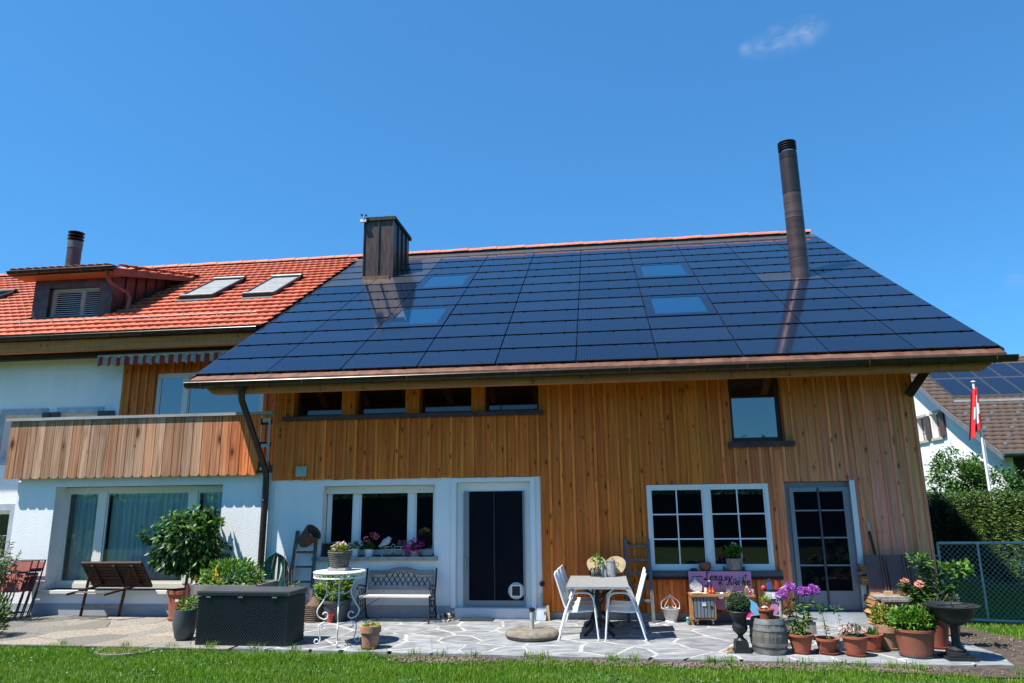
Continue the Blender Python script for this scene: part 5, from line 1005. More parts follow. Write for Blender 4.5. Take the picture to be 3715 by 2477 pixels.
part('cross_rod', MB().tube([(-.6, 0, .2), (-.25, 0, .39)], .005, 4), BLACKIRON, t)
# sandals
t = thing('paving_tile', 'cream tile lying on the paving under the sandals', 'tile', (-2.83, 12.47, 0)); part('tile', MB().box(-.17, .18, -.13, .12, .002, .026), M('cream_tile', (.62, .55, .45), .6), t)
SH = M('sandal_black', (.025, .026, .028), .6, var=.3, vs=20); SG = M('sandal_grey', (.30, .30, .28), .7); SLB = M('sandal_sole', (.30, .15, .09), .8)
for dx, dy, a, lb in ((-.06, -.04, 12, 'left sandal of a black strapped pair on the tile'), (.09, .06, 28, 'right sandal of a black strapped pair behind its twin')):
    t = thing('sandal', lb, 'sandal', (-2.80 + dx, 12.45 + dy, .027), R(a), 'sandals beside the bench'); part('sole', MB().prism([(-.14, -.035), (-.08, -.05), (.03, -.042), (.12, -.045), (.145, 0), (.12, .045), (.03, .04), (-.08, .05), (-.14, .035)], 0, .03, 'z'), SLB, t)
    for x, w_, h, m in ((-.10, .05, .055, SH), (-.03, .05, .075, SH), (.03, .04, .085, SG), (.10, .05, .11, SH)):
        pts = [(x, -.05, .02), (x, -.045, h * .7), (x, 0, h), (x, .045, h * .7), (x, .05, .02)]; mb = MB()
        for p_, q in zip(pts, pts[1:]): mb.bar(p_, q, .008, w_, (1, 0, 0))
        part('strap', mb, m, t)
t = thing('doormat', 'dark ribbed rubber doormat in front of the sliding door', 'doormat', (-2.2, 12.56, .001)); part('mat', MB().box(-.30, .28, -.12, .14, 0, .012), M('rubber', (.03, .03, .03), .8), t)
for i in range(12): part('rib', MB().box(-.28 + i * .048, -.26 + i * .048, -.11, .13, .0125, .018), MATS['rubber'], t)
# parasol base
t = thing('parasol_base', 'round concrete parasol base with a short metal tube', 'parasol base', (-1.12, 11.08, 0)); part('disc', MB().lathe([(.35, 0), (.385, .02), (.40, .055), (.385, .09), (.345, .112), (.10, .122), (.001, .124)], 36), M('base_concrete', (.16, .138, .105), .9, var=.35, vs=8, bs=35, bst=.5), t, True); part('tube', MB().lathe([(.032, .118), (.032, .39), (.027, .39), (.027, .2)], 16), STEEL, t, True); part('collar', MB().lathe([(.036, .36), (.04, .37), (.04, .41), (.03, .415)], 16).box(.03, .07, -.01, .01, .385, .40), BLACKM, t, True)
for a in (.6, 3.6): part('handle', MB().tube([(.31 * math.cos(a) - .02, .31 * math.sin(a), .10), (.31 * math.cos(a) - .02, .31 * math.sin(a), .145), (.31 * math.cos(a) + .02, .31 * math.sin(a), .145), (.31 * math.cos(a) + .02, .31 * math.sin(a), .10)], .007, 5), STEEL, t)
# dining table
t = thing('dining_table', 'rectangular table with a grey stone look top on a black cast iron base', 'table', (-.14, 11.55, 0)); GT = M('table_grey', (.22, .22, .218), .6, var=.22, vs=14, scale=(1, 3, 1), bs=40, bst=.1)
part('top', MB().box(-.45, .45, -.76, .76, .715, .742), GT, t); part('edge', MB().box(-.453, .453, -.763, -.7605, .708, .738), M('edge_speckled', (.25, .27, .30), .6, var=.5, vs=40), t)
for y in (-.36, .40):
    mb = MB().tube(catmull([(0, y, .12), (.015, y, .25), (0, y, .40), (-.015, y, .52), (0, y, .70)], 4), [.03] * 9 + [.035] * 8, 8)
    for s in (-1, 1): mb.tube(catmull([(0, y, .24), (s * .09, y - .01, .20), (s * .13, y - .02, .10), (s * .22, y - .03, .015)], 5), [.03] * 11 + [.024] * 5, 7).tube(catmull([(0, y, .42), (s * .07, y, .50), (s * .10, y, .60), (s * .24, y, .70)], 5), .018, 7).torus((s * .05, y, .63), .035, .009, 12, 5, (0, 1, 0))
    part('pedestal', mb, BLACKIRON, t, True)
part('stretcher', MB().tube([(0, -.36, .40), (0, .40, .40)], .02, 7), BLACKIRON, t)
MESH_W = M('white_mesh', (.74, .75, .76), .5, var=.05)
def garden_chair():
    t = thing('garden_chair', '', 'chair'); w = .26   # faces +x
    for s in (-1, 1):
        y = s * w
        part('leg_frame', MB().tube(catmull([(-.29, y * 1.05, 0), (-.19, y, .34), (-.10, y, .57), (-.05, y, .635), (.02, y, .65), (.14, y, .645), (.20, y, .61), (.235, y, .50), (.285, y * 1.03, 0)], 4), .0125, 7), WHITEPAINT, t, True)
        part('back_rail', MB().tube(catmull([(.20, y * .9, .40), (-.08, y * .9, .385), (-.17, y * .9, .42), (-.25, y * .9, .66), (-.325, y * .9, .90)], 4), .0125, 7), WHITEPAINT, t, True)
        for fx_, k_ in ((-.287, 1.05), (.284, 1.03)): part('foot', MB().lathe([(.016, 0), (.016, .03)], 8, (fx_, y * k_, 0)), WHITECER, t)
    part('seat', MB().prism([(.215, .40), (-.08, .383), (-.16, .40), (-.16, .392), (-.08, .372), (.215, .388)], -.235, .235, 'y'), MESH_W, t)
    part('backrest', MB().prism([(-.17, .43), (-.325, .905), (-.337, .90), (-.182, .425)], -.235, .235, 'y'), MESH_W, t)
    part('top_bar', MB().tube([(-.325, -w * .9, .90), (-.325, w * .9, .90)], .0125, 7), WHITEPAINT, t)
    return t
c0 = garden_chair(); first = True
for x, y, a, lb in ((-.44, 11.13, 2, 'white metal armchair nearest the lawn on the parasol base side of the table'), (-.43, 11.62, 0, 'middle of the three white armchairs on the parasol base side'), (-.41, 12.12, -2, 'white armchair nearest the timber wall on the parasol base side'), (.23, 11.15, 181, 'white metal armchair nearest the lawn on the ladder side of the table'), (.26, 11.70, 179, 'rear white metal armchair on the ladder side of the table')):
    o = c0 if first else copy_tree(c0); first = False; o['label'] = lb; o['group'] = 'white chairs round the dining table'; o.location = (x, y, 0); o.rotation_euler = (0, 0, R(a))
ZT = .7425
t = thing('milk_can', 'old aluminium milk can with a lid on the table', 'can', (.07, 12.17, ZT)); part('body', MB().lathe([(.082, 0), (.088, .012), (.082, .03), (.08, .20), (.072, .225)], 24), M('dull_aluminium', (.40, .38, .34), .45, .7, var=.2, vs=10), t, True); part('lid', MB().lathe([(.076, .226), (.078, .25), (.06, .262), (.001, .266)], 24), MATS['dull_aluminium'], t, True); part('handle', MB().torus((0, 0, .265), .035, .006, 12, 5, (0, 1, 0), 0, PI).torus((.10, 0, .19), .03, .005, 12, 5, (0, 1, 0)), BLACKIRON, t)
def round_board(x, lb):
    t = thing('wooden_board', lb, 'board', (x, 12.27, ZT), 0, 'boards behind the can'); m = Matrix.Translation((0, .09, 0)) @ Matrix.Rotation(R(-14), 4, 'X'); pts = [(.155 * (1 + .06 * math.sin(3 * a + x)) * math.cos(a), .15 + .145 * (1 + .05 * math.cos(2 * a)) * math.sin(a)) for a in [2 * PI * i / 20 for i in range(20)]]
    part('slice', MB().prism(pts, -.12, -.10, 'y').xf(m), M('cut_wood', (.46, .33, .18), .7, var=.2, vs=8), t); part('bark_edge', MB().prism([(p_[0] * 1.03, .15 + (p_[1] - .15) * 1.03) for p_ in pts], -.097, -.085, 'y').xf(m), WICKER, t)
round_board(-.16, 'round wooden slice leaning on the wall behind the glass jars'); round_board(.16, 'round wooden slice leaning on the wall behind the milk can')
t = thing('paper_roll', 'white kitchen paper roll leaning on its stand beside the milk can', 'paper roll', (-.06, 12.20, ZT)); part('roll', MB().tube([(.03, 0, .004), (-.03, .05, .25)], .030, 14), WHITECER, t); part('stand', MB().tube([(-.03, .05, .25), (-.04, .055, .31)], .012, 8).torus((-.04, .055, .32), .02, .005, 10, 5, (0, 1, 0)), BLACKM, t)
def jar(name, lb, x, y, r, h):
    t = thing(name, lb, 'jar', (x, y, ZT)); part('glass', MB().lathe([(r, 0.001), (r, h * .75), (r * .72, h * .88), (r * .75, h), (r * .66, h), (r * .62, h * .88), (r * .9, h * .73), (r * .9, .008)], 16), GLASSY, t, True); return t
t = jar('glass_jar', 'clear glass jar of wild flowers on the back of the table', -.155, 12.16, .042, .15); stalks(t, [((0, 0, .02), (-.03, 0, .27)), ((0, 0, .02), (.05, 0, .25)), ((0, 0, .02), (.01, -.02, .3)), ((0, 0, .02), (-.02, -.02, .18))], r=.003); bush(t, (.0, 0, .26), (.08, .05, .06), 60, .06, L_FRESH); heads(t, [(-.03, -.03, .18)], .018, 14, .02, P_PINK)
t = jar('glass_jar', 'low glass jar with a white lining left of the flowers', -.225, 12.20, .045, .13); part('fill', MB().lathe([(.035, .005), (.035, .05)], 12), WHITECER, t)
t = jar('glass_bottle', 'slim glass bottle between the flower jar and the paper roll', -.075, 12.06, .03, .13); stalks(t, [((0, 0, .02), (.01, 0, .2)), ((0, 0, .02), (.03, 0, .17))], r=.003); bush(t, (.01, 0, .2), (.03, .03, .03), 20, .04, L_FRESH)
t = thing('salt_shaker', 'small white salt shaker beside the slim bottle', 'shaker', (-.03, 12.08, ZT)); part('body', MB().lathe([(.018, 0), (.02, .07), (.016, .1)], 12), WHITECER, t, True); part('cap', MB().lathe([(.017, .1), (.015, .12), (.001, .125)], 12), CHROME, t, True)
ladder('ladder', 'grey wooden ladder leaning between the timber wall and the lattice window', (.53, 12.46, 0), 1.32, .40, R(10), 5, wood('blue_grey_wood', (.20, .21, .22), (.09, .095, .10), grain=(20, 20, 1.2), knots=False), wt=.37, z0=.33)
# shovel and brush by the pillar
t = thing('metal_dustpan', 'upright metal dustpan shovel leaning on the white pillar', 'dustpan', (-1.12, 12.58, 0)); part('pan', MB().add([(-.10, -.05, .005), (.08, -.05, .005), (.09, .06, .22), (-.09, .06, .22), (-.11, -.02, .0), (.09, -.02, 0)], [(0, 1, 2, 3)]).bar((-.095, -.045, .01), (-.09, .06, .22), .006, .05).bar((.085, -.045, .01), (.09, .06, .22), .006, .05), M('zinc', (.42, .44, .46), .35, .6), t); part('handle', MB().tube([(.0, .06, .19), (.005, .10, .42)], .014, 8), MATS['zinc'], t)
t = thing('hand_brush', 'wooden hand brush with dark bristles leaning beside the dustpan', 'brush', (-1.0, 12.58, 0)); part('handle', MB().prism([(-.03, .02), (.03, .0), (.028, .12), (.015, .24), (-.015, .24), (-.03, .12)], .0, .025, 'y'), M('pale_wood', (.50, .32, .15), .6), t); part('bristles', MB().box(-.06, -.028, -.01, .035, .0, .14), M('bristle', (.03, .025, .02), 1), t)
t = thing('white_planter', 'white bucket planter with a curled heart shaped handle', 'planter', (1.02, 12.58, 0)); part('bucket', MB().lathe([(.10, 0), (.085, .025), (.10, .05), (.145, .20), (.155, .21), (.135, .21), (.12, .16)], 24), WHITEIRON, t, True)
part('handle', MB().tube(catmull([(-.145, 0, .20), (-.14, 0, .30), (-.06, 0, .37), (0, 0, .40), (.06, 0, .37), (.14, 0, .30), (.145, 0, .20)], 5), .007, 6).tube(catmull([(0, 0, .40), (-.05, 0, .31), (-.09, 0, .24), (-.06, 0, .21), (-.03, 0, .24)], 5), .006, 5).tube(catmull([(0, 0, .40), (.05, 0, .31), (.09, 0, .24), (.06, 0, .21), (.03, 0, .24)], 5), .006, 5).torus((0, 0, .41), .014, .005, 10, 5, (0, 1, 0)), WHITEIRON, t)
# ------------------------------------------------------------ toy kitchen and sill things
t = thing('toy_kitchen', 'child size mud kitchen with a pink board and a wooden worktop', 'play kitchen', (1.84, 12.35, 0)); OAK = wood('kitchen_wood', (.42, .22, .09), (.28, .13, .05), grain=(.9, 16, 16), knots=False)
part('back_board', MB().box(-.50, .50, .22, .24, .19, .785), PINKBOARD, t); part('worktop', MB().box(-.535, .465, -.20, .21, .435, .465), OAK, t)
for x in (-.51, .43): part('side_panel', MB().box(x - .015, x + .015, -.17, .2, .09, .434), OAK, t)
part('cabinet_bottom', MB().box(-.494, -.16, -.17, .2, .09, .115), OAK, t); part('cabinet_side', MB().box(-.175, -.15, -.17, .2, .116, .434), OAK, t); dr = part('cabinet_door', MB().box(-.49, -.18, -.165, -.155, .12, .43), BLACKM, t)
for i in range(6): a = -.485 + i * .052; part('slat', MB().box(a, a + .042, -.18, -.166, .125, .425), M('slat_grey', (.13, .15, .17), .6, obv=.08), dr)
part('knob_hole', MB().lathe([(.022, 0), (.022, .004)], 14).xf(Matrix.Translation((-.215, -.181, .28)) @ Matrix.Rotation(R(90), 4, 'X')), BLACKM, dr); part('sticker', MB().box(-.36, -.30, -.186, -.1805, .30, .355), col('sticker_blue', (.25, .50, .62)), dr); part('sticker_band', MB().box(-.36, -.30, -.189, -.1865, .30, .325), col('sticker_cream', (.7, .6, .5)), dr)
part('pink_panel', MB().box(.31, .412, -.15, .19, .13, .43), HOTPINK, t); part('pink_shelf', MB().box(.30, .414, -.17, .19, .10, .125), col('pale_pink', (.72, .42, .38)), t)
for x in (-.44, -.2, .40): part('castor', MB().torus((x, -.1, .042), .03, .012, 14, 6, (1, 0, 0)).box(x - .02, x + .02, -.12, -.08, .07, .089), CHROME, t, True)
part('sink', MB().lathe([(.10, .466), (.098, .474), (.09, .466), (.07, .40), (.001, .395)], 24, (-.05, -.04, 0)), CHROME, t, True); part('hob', MB().box(.20, .43, -.16, .12, .4655, .470), M('hob_dark', (.05, .05, .055), .3), t)
part('towel_bar', MB().tube([(-.44, .215, .705), (-.27, .215, .705)], .005, 6), BLACKM, t); part('tap', MB().tube([(.0, .215, .60), (.0, .17, .60), (.02, .13, .52)], [.028, .022, .018], 10), M('tap_dark', (.10, .10, .09), .3, .7), t, True)
part('rail', MB().tube([(.30, .215, .70), (.44, .215, .70)], .003, 5), STEEL, t)
STK = {'L': [[(.62, .80), (.50, .98), (.36, .88), (.40, .60), (.34, .25), (.18, .02), (.02, .10), (.12, .22), (.30, .10), (.55, .0), (.72, .08)]], 'e': [[(.12, .26), (.42, .34), (.38, .50), (.22, .48), (.10, .24), (.2, .02), (.40, .04), (.52, .16)]],
       'n': [[(.08, .48), (.16, .46), (.12, .0)], [(.13, .22), (.28, .48), (.40, .44), (.36, .10), (.44, .0), (.54, .1)]], 'a': [[(.42, .44), (.26, .50), (.08, .24), (.16, .02), (.32, .10), (.44, .46)], [(.44, .48), (.38, .10), (.46, .0), (.58, .1)]], 's': [[(.06, .02), (.30, .02), (.38, .16), (.24, .28), (.24, .42), (.36, .48)]],
       'K': [[(.10, .62), (.02, .80), (.16, .98), (.34, .92), (.30, .5), (.22, .12), (.06, .02), (-.02, .14)], [(.74, .92), (.66, .98), (.46, .62), (.28, .50)], [(.34, .52), (.50, .30), (.60, .04), (.76, .04)]], 'u': [[(.08, .48), (.14, .44), (.10, .12), (.22, .0), (.36, .16), (.44, .48)], [(.44, .48), (.40, .08), (.48, .0), (.58, .1)], [(.10, .66), (.42, .68)]],
       'c': [[(.42, .40), (.30, .50), (.12, .34), (.12, .08), (.28, .0), (.46, .14)]], 'h': [[(.26, .98), (.20, .6), (.12, .0)], [(.14, .22), (.30, .48), (.42, .42), (.38, .10), (.46, .0), (.56, .1)]]}
def lettering(word, x, z, h, adv, y):
    mb = MB()
    for i, ch_ in enumerate(word):
        for s in STK[ch_]:
            pts = [Vector((x + p_[0] * h * .95, y, z + p_[1] * h)) for p_ in catmull([(a, b, 0) for a, b in s], 5)]
            for p_, q in zip(pts, pts[1:]):
                if (q - p_).length > 1e-5: mb.bar(p_ - (q - p_) * .2, q + (q - p_) * .2, .0145 if abs((q - p_).z) > abs((q - p_).x) else .011, .003, (0, 1, 0))
        x += adv[i] * h
    return mb
part('lettering', lettering('Lenas', -.255, .645, .135, (.66, .50, .55, .56, .4), .2165).xf(Matrix.Translation((0, 0, 0))), M('letter_black', (.012, .004, .014), .6), t); part('lettering', lettering('Kuche', .105, .570, .135, (.70, .54, .50, .56, .4), .2165), MATS['letter_black'], t)
def small(name, lb, cat, x, z, y=12.3): return thing(name, lb, cat, (x, y, z))
ZK = .4665
t = small('oven_glove', 'quilted white and grey oven glove hanging on the pink board', 'glove', 1.44, .52, 12.52); part('glove', MB().prism([(-.09, .0), (.02, -.05), (.09, -.03), (.10, .05), (.05, .10), (.0, .15), (-.03, .14), (-.10, .06)], -.03, .02, 'y'), M('quilted_white', (.62, .63, .62), .9, var=.2, vs=30, bs=40, bst=.6), t); part('loop', MB().tube([(-.01, 0, .14), (-.0, .02, .185)], .006, 5), WHITECER, t); part('trim', MB().prism([(-.085, -.002), (.03, -.055), (.05, -.075), (-.06, -.04)], -.025, .015, 'y'), M('trim_grey', (.22, .22, .21), .9), t)
t = small('sauce_bottle', 'dark toy bottle with a cream label on the worktop', 'bottle', 1.57, ZK, 12.30); part('body', MB().lathe([(.026, 0), (.028, .075), (.014, .105), (.013, .12)], 14), col('bottle_label', (.68, .50, .38)), t, True); part('cap', MB().lathe([(.017, .095), (.015, .13), (.001, .135)], 12), BLACKM, t, True)
t = small('clear_bottle', 'tall clear plastic bottle on the worktop behind the red bottles', 'bottle', 1.65, ZK, 12.44); part('body', MB().lathe([(.04, .0), (.042, .09), (.035, .13), (.015, .165), (.015, .18)], 16), GLASSY, t, True); part('cap', MB().lathe([(.016, .175), (.016, .19), (.001, .191)], 12), WHITECER, t, True)
for i, (x, lb) in enumerate(((1.625, 'red toy squeeze bottle, the left of two on the worktop'), (1.675, 'red toy squeeze bottle, the right of two on the worktop'))):
    t = small('squeeze_bottle', lb, 'bottle', x, ZK, 12.29); part('body', MB().lathe([(.022, 0), (.024, .06), (.011, .09), (.004, .11)], 12), RED, t, True); part('label', MB().box(-.012, .012, -.03, -.027, .03, .06), YELLOW, t)
t = small('play_food', 'pale bundle of cloth and shells lying at the worktop end', 'cloth', 1.42, ZK, 12.24); part('bundle', MB().ball((0, 0, .02), .06, 10, 6, (1.7, .8, .35)).ball((.12, 0, .014), .04, 8, 5, (1.6, .8, .35)), M('shell_cream', (.50, .45, .34), .8, var=.35, vs=18), t)
t = small('toy_pot', 'small metal saucepan with a wooden spoon on the worktop', 'pot', 1.94, ZK, 12.30); part('pan', MB().lathe([(.05, 0), (.054, .075), (.058, .078), (.05, .078), (.047, .01), (.001, .008)], 20), CHROME, t, True); part('spoon', MB().tube([(.01, 0, .02), (.05, 0, .13)], .006, 6), OAK, t)
t = small('toy_plates', 'stack of small dark plates beside the metal jug', 'plates', 2.10, ZK, 12.32); part('plate', MB().lathe([(.03, .0), (.06, .012), (.06, .018), (.03, .008)], 18).lathe([(.03, .016), (.055, .03), (.055, .036), (.03, .022)], 18), M('plate_dark', (.12, .12, .13), .3), t, True)
t = small('toy_jug', 'small metal jug on the toy hob', 'jug', 2.19, ZK + .004, 12.28); part('jug', MB().lathe([(.032, 0), (.034, .03), (.028, .085), (.032, .095), (.026, .094), (.024, .02), (.001, .01)], 18), CHROME, t, True); part('handle', MB().torus((.042, 0, .055), .024, .004, 12, 5, (0, 1, 0)), CHROME, t)
t = small('toy_tray', 'clear plastic tray with a red clip behind the jug', 'tray', 2.28, ZK + .004, 12.42); part('tray', MB().box(-.05, .05, -.03, .03, 0, .05), col('pale_plastic', (.52, .42, .50)), t); part('clip', MB().prism([(-.03, .0), (.0, .0), (.01, .05), (-.01, .08), (-.03, .05)], -.05, -.035, 'y'), RED, t)
for x, z, lb in ((2.06, .56, 'small steel ladle hanging left on the pink board'), (2.11, .545, 'small steel spoon hanging in the middle of the pink board'), (2.16, .565, 'small steel spatula hanging right on the pink board')):
    t = small('hanging_utensil', lb, 'utensil', x, z, 12.55); part('handle', MB().tube([(0, 0, .03), (0, .012, .14)], .004, 5), CHROME, t); part('bowl', MB().ball((.005, 0, .015), .022, 10, 6, (1, .5, .8)), CHROME, t, True)
t = small('toy_plunger', 'toy brush with a wooden handle and yellow head on the board', 'brush', 2.245, .53, 12.50); part('handle', MB().tube([(0, 0, .04), (0, .02, .19)], .008, 7), OAK, t); part('head', MB().lathe([(.035, -.02), (.03, .0), (.012, .035), (.001, .04)], 14), YELLOW, t, True); part('grip', MB().tube([(0, .02, .18), (0, .022, .215)], .012, 7), BLACKM, t)
t = thing('toy_block', 'striped wooden toy animal standing on the floor by the cabinet', 'toy', (1.28, 12.28, 0)); part('body', MB().prism([(-.02, .0), (.06, 0), (.09, .06), (.02, .13), (-.01, .10)], -.02, .02, 'y'), OAK, t); part('face', MB().ball((-.02, -.03, .06), .04, 8, 6, (.7, .5, 1)), col('toy_green', (.15, .42, .22)), t, True); part('cap', MB().ball((-.03, -.035, .1), .025, 8, 5), col('toy_blue', (.15, .40, .55)), t, True)
t = thing('clay_bowl', 'round terracotta bowl pot on the dark window sill', 'pot', (1.63, W - .085, .781)); part('bowl', MB().lathe([(.05, 0), (.085, .03), (.10, .08), (.09, .14), (.08, .145), (.078, .12), (.001, .05)], 22), M('clay_bowl_brown', (.22, .075, .04), .7, var=.15), t, True)
t = thing('dark_pebble', 'dark rounded stone on the sill beside the clay bowl', 'stone', (1.44, W - .09, .781)); part('stone', MB().ball((0, 0, .02), .06, 12, 6, (1, .6, .5)), M('dark_stone', (.03, .035, .06), .6), t, True)
t = thing('basil_tub', 'wooden tub with a leafy basil plant on the dark sill', 'plant', (2.10, W - .09, .781)); part('tub', MB().lathe([(.10, .02), (.105, .04), (.125, .20), (.13, .205), (.11, .205), (.10, .17)], 18), GREYWOOD, t, True)
for a in range(9): part('stave', MB().bar((.107 * math.cos(a * .7), -abs(.085 * math.sin(a * .7)) - .01, .02), (.128 * math.cos(a * .7), -abs(.085 * math.sin(a * .7)) - .03, .20), .03, .008, (0, 1, 0)), GREYWOOD, t)
part('tray', MB().box(-.17, .17, -.03, .06, 0, .02).box(-.17, -.155, -.03, .06, .02, .07).box(.155, .17, -.03, .06, .02, .07), LADDER, t); part('soil', MB().lathe([(.001, .18), (.105, .175)], 12), SOIL, t); bush(t, (0, -.02, .30), (.13, .05, .09), 150, .07, L_FRESH, w=.7); stalks(t, [((0, -.02, .2), (.02, -.02, .42))]); heads(t, [(.01, -.03, .42)], .035, 30, .03, P_WHITE)
# ------------------------------------------------------------ planters on the right
t = thing('garden_urn', 'black cast iron urn on a plinth with a clipped boxwood ball', 'urn', (1.71, 10.24, 0)); UR = M('urn_iron', (.022, .024, .026), .5, .3, var=.25, vs=20)
part('plinth', MB().box(-.105, .105, -.105, .105, 0, .035).box(-.085, .085, -.085, .085, .0355, .12).box(-.075, .075, -.075, .075, .1205, .15), UR, t); part('vase', MB().lathe([(.065, .15), (.04, .18), (.03, .205), (.05, .225), (.085, .26), (.10, .30), (.095, .33), (.085, .36), (.095, .44), (.125, .49), (.148, .50), (.148, .512), (.125, .512), (.11, .48)], 32, rip=.02, ripn=16), UR, t, True); part('rim', MB().torus((0, 0, .505), .148, .010, 32, 6), UR, t)
kind(bush(t, (0, 0, .595), (.148, .148, .125), 1700, .026, L_BOX, 'boxwood_ball', shell=.86, up=.1, w=.6), 'stuff'); part('ball_core', MB().ball((0, 0, .59), .13, 14, 9, (1, 1, .85)), M('hedge_core', (.008, .014, .006)), t)
t = thing('snail_ornament', 'small tan ceramic snail ornament beside the urn foot', 'ornament', (1.545, 10.15, 0)); TAN = M('snail_tan', (.45, .30, .16), .5, var=.3, vs=20); part('shell', MB().torus((.0, 0, .045), .024, .02, 16, 8, (0, 1, 0)).ball((0, 0, .045), .02, 8, 6), TAN, t, True); part('body', MB().ball((-.01, 0, .015), .02, 10, 6, (2.2, 1, .7)), TAN, t, True)
t = thing('oak_barrel', 'weathered grey oak barrel with flat iron hoops', 'barrel', (2.07, 10.25, 0)); BARW = wood('barrel_wood', (.22, .20, .17), (.09, .08, .07), grain=(18, 18, .9), knots=False); rb = lambda z: .200 + .038 * math.sin(PI * max(0, min(1, z / .43))) 
NS = 18
for i in range(NS):
    a0, a1 = 2 * PI * (i + .03) / NS, 2 * PI * (i + .97) / NS; V = []; zs = [0, .07, .14, .215, .29, .36, .43]
    for z in zs:
        for a in (a0, a1): V += [(rb(z) * math.cos(a), rb(z) * math.sin(a), z), ((rb(z) - .022) * math.cos(a), (rb(z) - .022) * math.sin(a), z)]
    F = []
    for k in range(6): b = 4 * k; F += [(b, b + 2, b + 6, b + 4), (b + 1, b + 5, b + 7, b + 3), (b, b + 4, b + 5, b + 1), (b + 2, b + 3, b + 7, b + 6)]
    F += [(24, 26, 27, 25), (0, 1, 3, 2)]; part('stave', MB().add(V, F), BARW, t)
HO = M('hoop_iron', (.22, .225, .22), .5, .5, var=.3, vs=12)
for z0, z1 in ((.005, .06), (.095, .14), (.285, .325), (.365, .425)): part('hoop', MB().lathe([(rb(z0) + .004, z0), (rb((z0 + z1) / 2) + .005, (z0 + z1) / 2), (rb(z1) + .004, z1), (rb(z1) + .0005, z1), (rb(z0) + .0005, z0)], 36), HO, t, True)
part('head', MB().lathe([(.001, .385), (.18, .385)], 18), BARW, t); part('bung', MB().lathe([(.022, 0), (.018, .012)], 10).xf(Matrix.Translation((-.236, -.03, .2)) @ Matrix.Rotation(R(-90), 4, 'Y')), BLACKM, t)
t = thing('barrel_pot', 'plain terracotta pot with a yellowish seedling standing on the barrel', 'plant', (2.06, 10.24, .387)); pot(t, .10, .075, .15, TERRA, .025, .008, n=20); stalks(t, [((0, 0, .1), (-.02, 0, .26)), ((0, 0, .1), (.03, 0, .24))], r=.003); bush(t, (0, 0, .255), (.06, .05, .03), 34, .055, L_YEL, w=.35)
# butterfly windmill, tool holder on a post
t = thing('butterfly_ornament', 'pink and blue butterfly ornament with a white body behind the barrel', 'ornament', (2.12, 10.62, .25)); part('stake', MB().tube([(0, 0, -.25), (0, 0, .2)], .008, 6), STEEL, t); PB_ = col('wing_blue', (.16, .50, .72)); PP = col('wing_pink', (.62, .26, .50))
for s in (-1, 1): part('wing', MB().prism([(s * .02, .12), (s * .10, .30), (s * .19, .36), (s * .21, .26), (s * .13, .12)], .0, .008, 'y'), PP if s > 0 else PB_, t); part('lower_wing', MB().prism([(s * .02, .12), (s * .12, .13), (s * .15, .02), (s * .07, .02)], .004, .012, 'y'), PB_ if s > 0 else PP, t)
part('body', MB().ball((0, -.02, .22), .05, 12, 8, (1.1, .8, 1.1)), P_PALE, t, True)
t = thing('metal_post', 'short galvanised metal post standing behind the barrel', 'post', (2.33, 10.62, 0)); part('tube', MB().tube([(0, 0, 0), (0, 0, .62)], .022, 12), STEEL, t, True); part('ring', MB().torus((-.035, -.02, .585), .018, .005, 12, 5, (0, 1, 0)), STEEL, t)
t = thing('tool_pouch', 'white pocketed pouch of colourful toy garden tools beside the post', 'tool holder', (2.26, 10.66, .60))
part('pouch', MB().lathe([(.06, .0), (.10, .02), (.125, .10), (.12, .105), (.10, .09)], 18, sy=.45), M('pouch_white', (.66, .66, .63), .9, var=.08), t); part('lining', MB().lathe([(.06, -.02), (.10, -.005), (.1, .0)], 16, sy=.45), col('teal_cloth', (.02, .20, .17)), t); part('strap', MB().lathe([(.124, .10), (.126, .125), (.10, .13)], 18, sy=.45), BLACKM, t)
for i in range(3): part('pocket', MB().box(-.10 + i * .07, -.04 + i * .07, -.062, -.056, .015, .085), M('pocket_white', (.72, .72, .70), .9), t)
part('trowel_handle', MB().prism([(-.075, .10), (-.03, .10), (-.03, .20), (-.055, .24), (-.08, .2)], -.02, .0, 'y'), BLUE, t); part('spade', MB().prism([(.03, .12), (.07, .12), (.07, .22), (.05, .25)], -.02, .0, 'y'), RED, t); part('rake', MB().bar((.09, -.01, .13), (.18, -.01, .18), .03, .02), YELLOW, t); part('ball', MB().ball((-.125, -.01, .15), .035, 10, 7), RED, t, True); part('handle', MB().torus((-.03, 0, .22), .04, .01, 14, 6, (0, 1, 0)), BLACKM, t)
t = thing('plank_bench', 'low grey plank seat lying behind the barrel and the phlox pot', 'bench', (2.5, 11.2, 0)); part('plank', MB().box(-.45, .42, -.12, .12, .27, .30), GREYWOOD, t); part('front_board', MB().box(-.45, .40, -.10, -.075, .08, .24), GREYWOOD, t)
for x in (-.38, .34): part('leg', MB().box(x - .03, x + .03, -.07, .08, 0, .269), GREYWOOD, t)
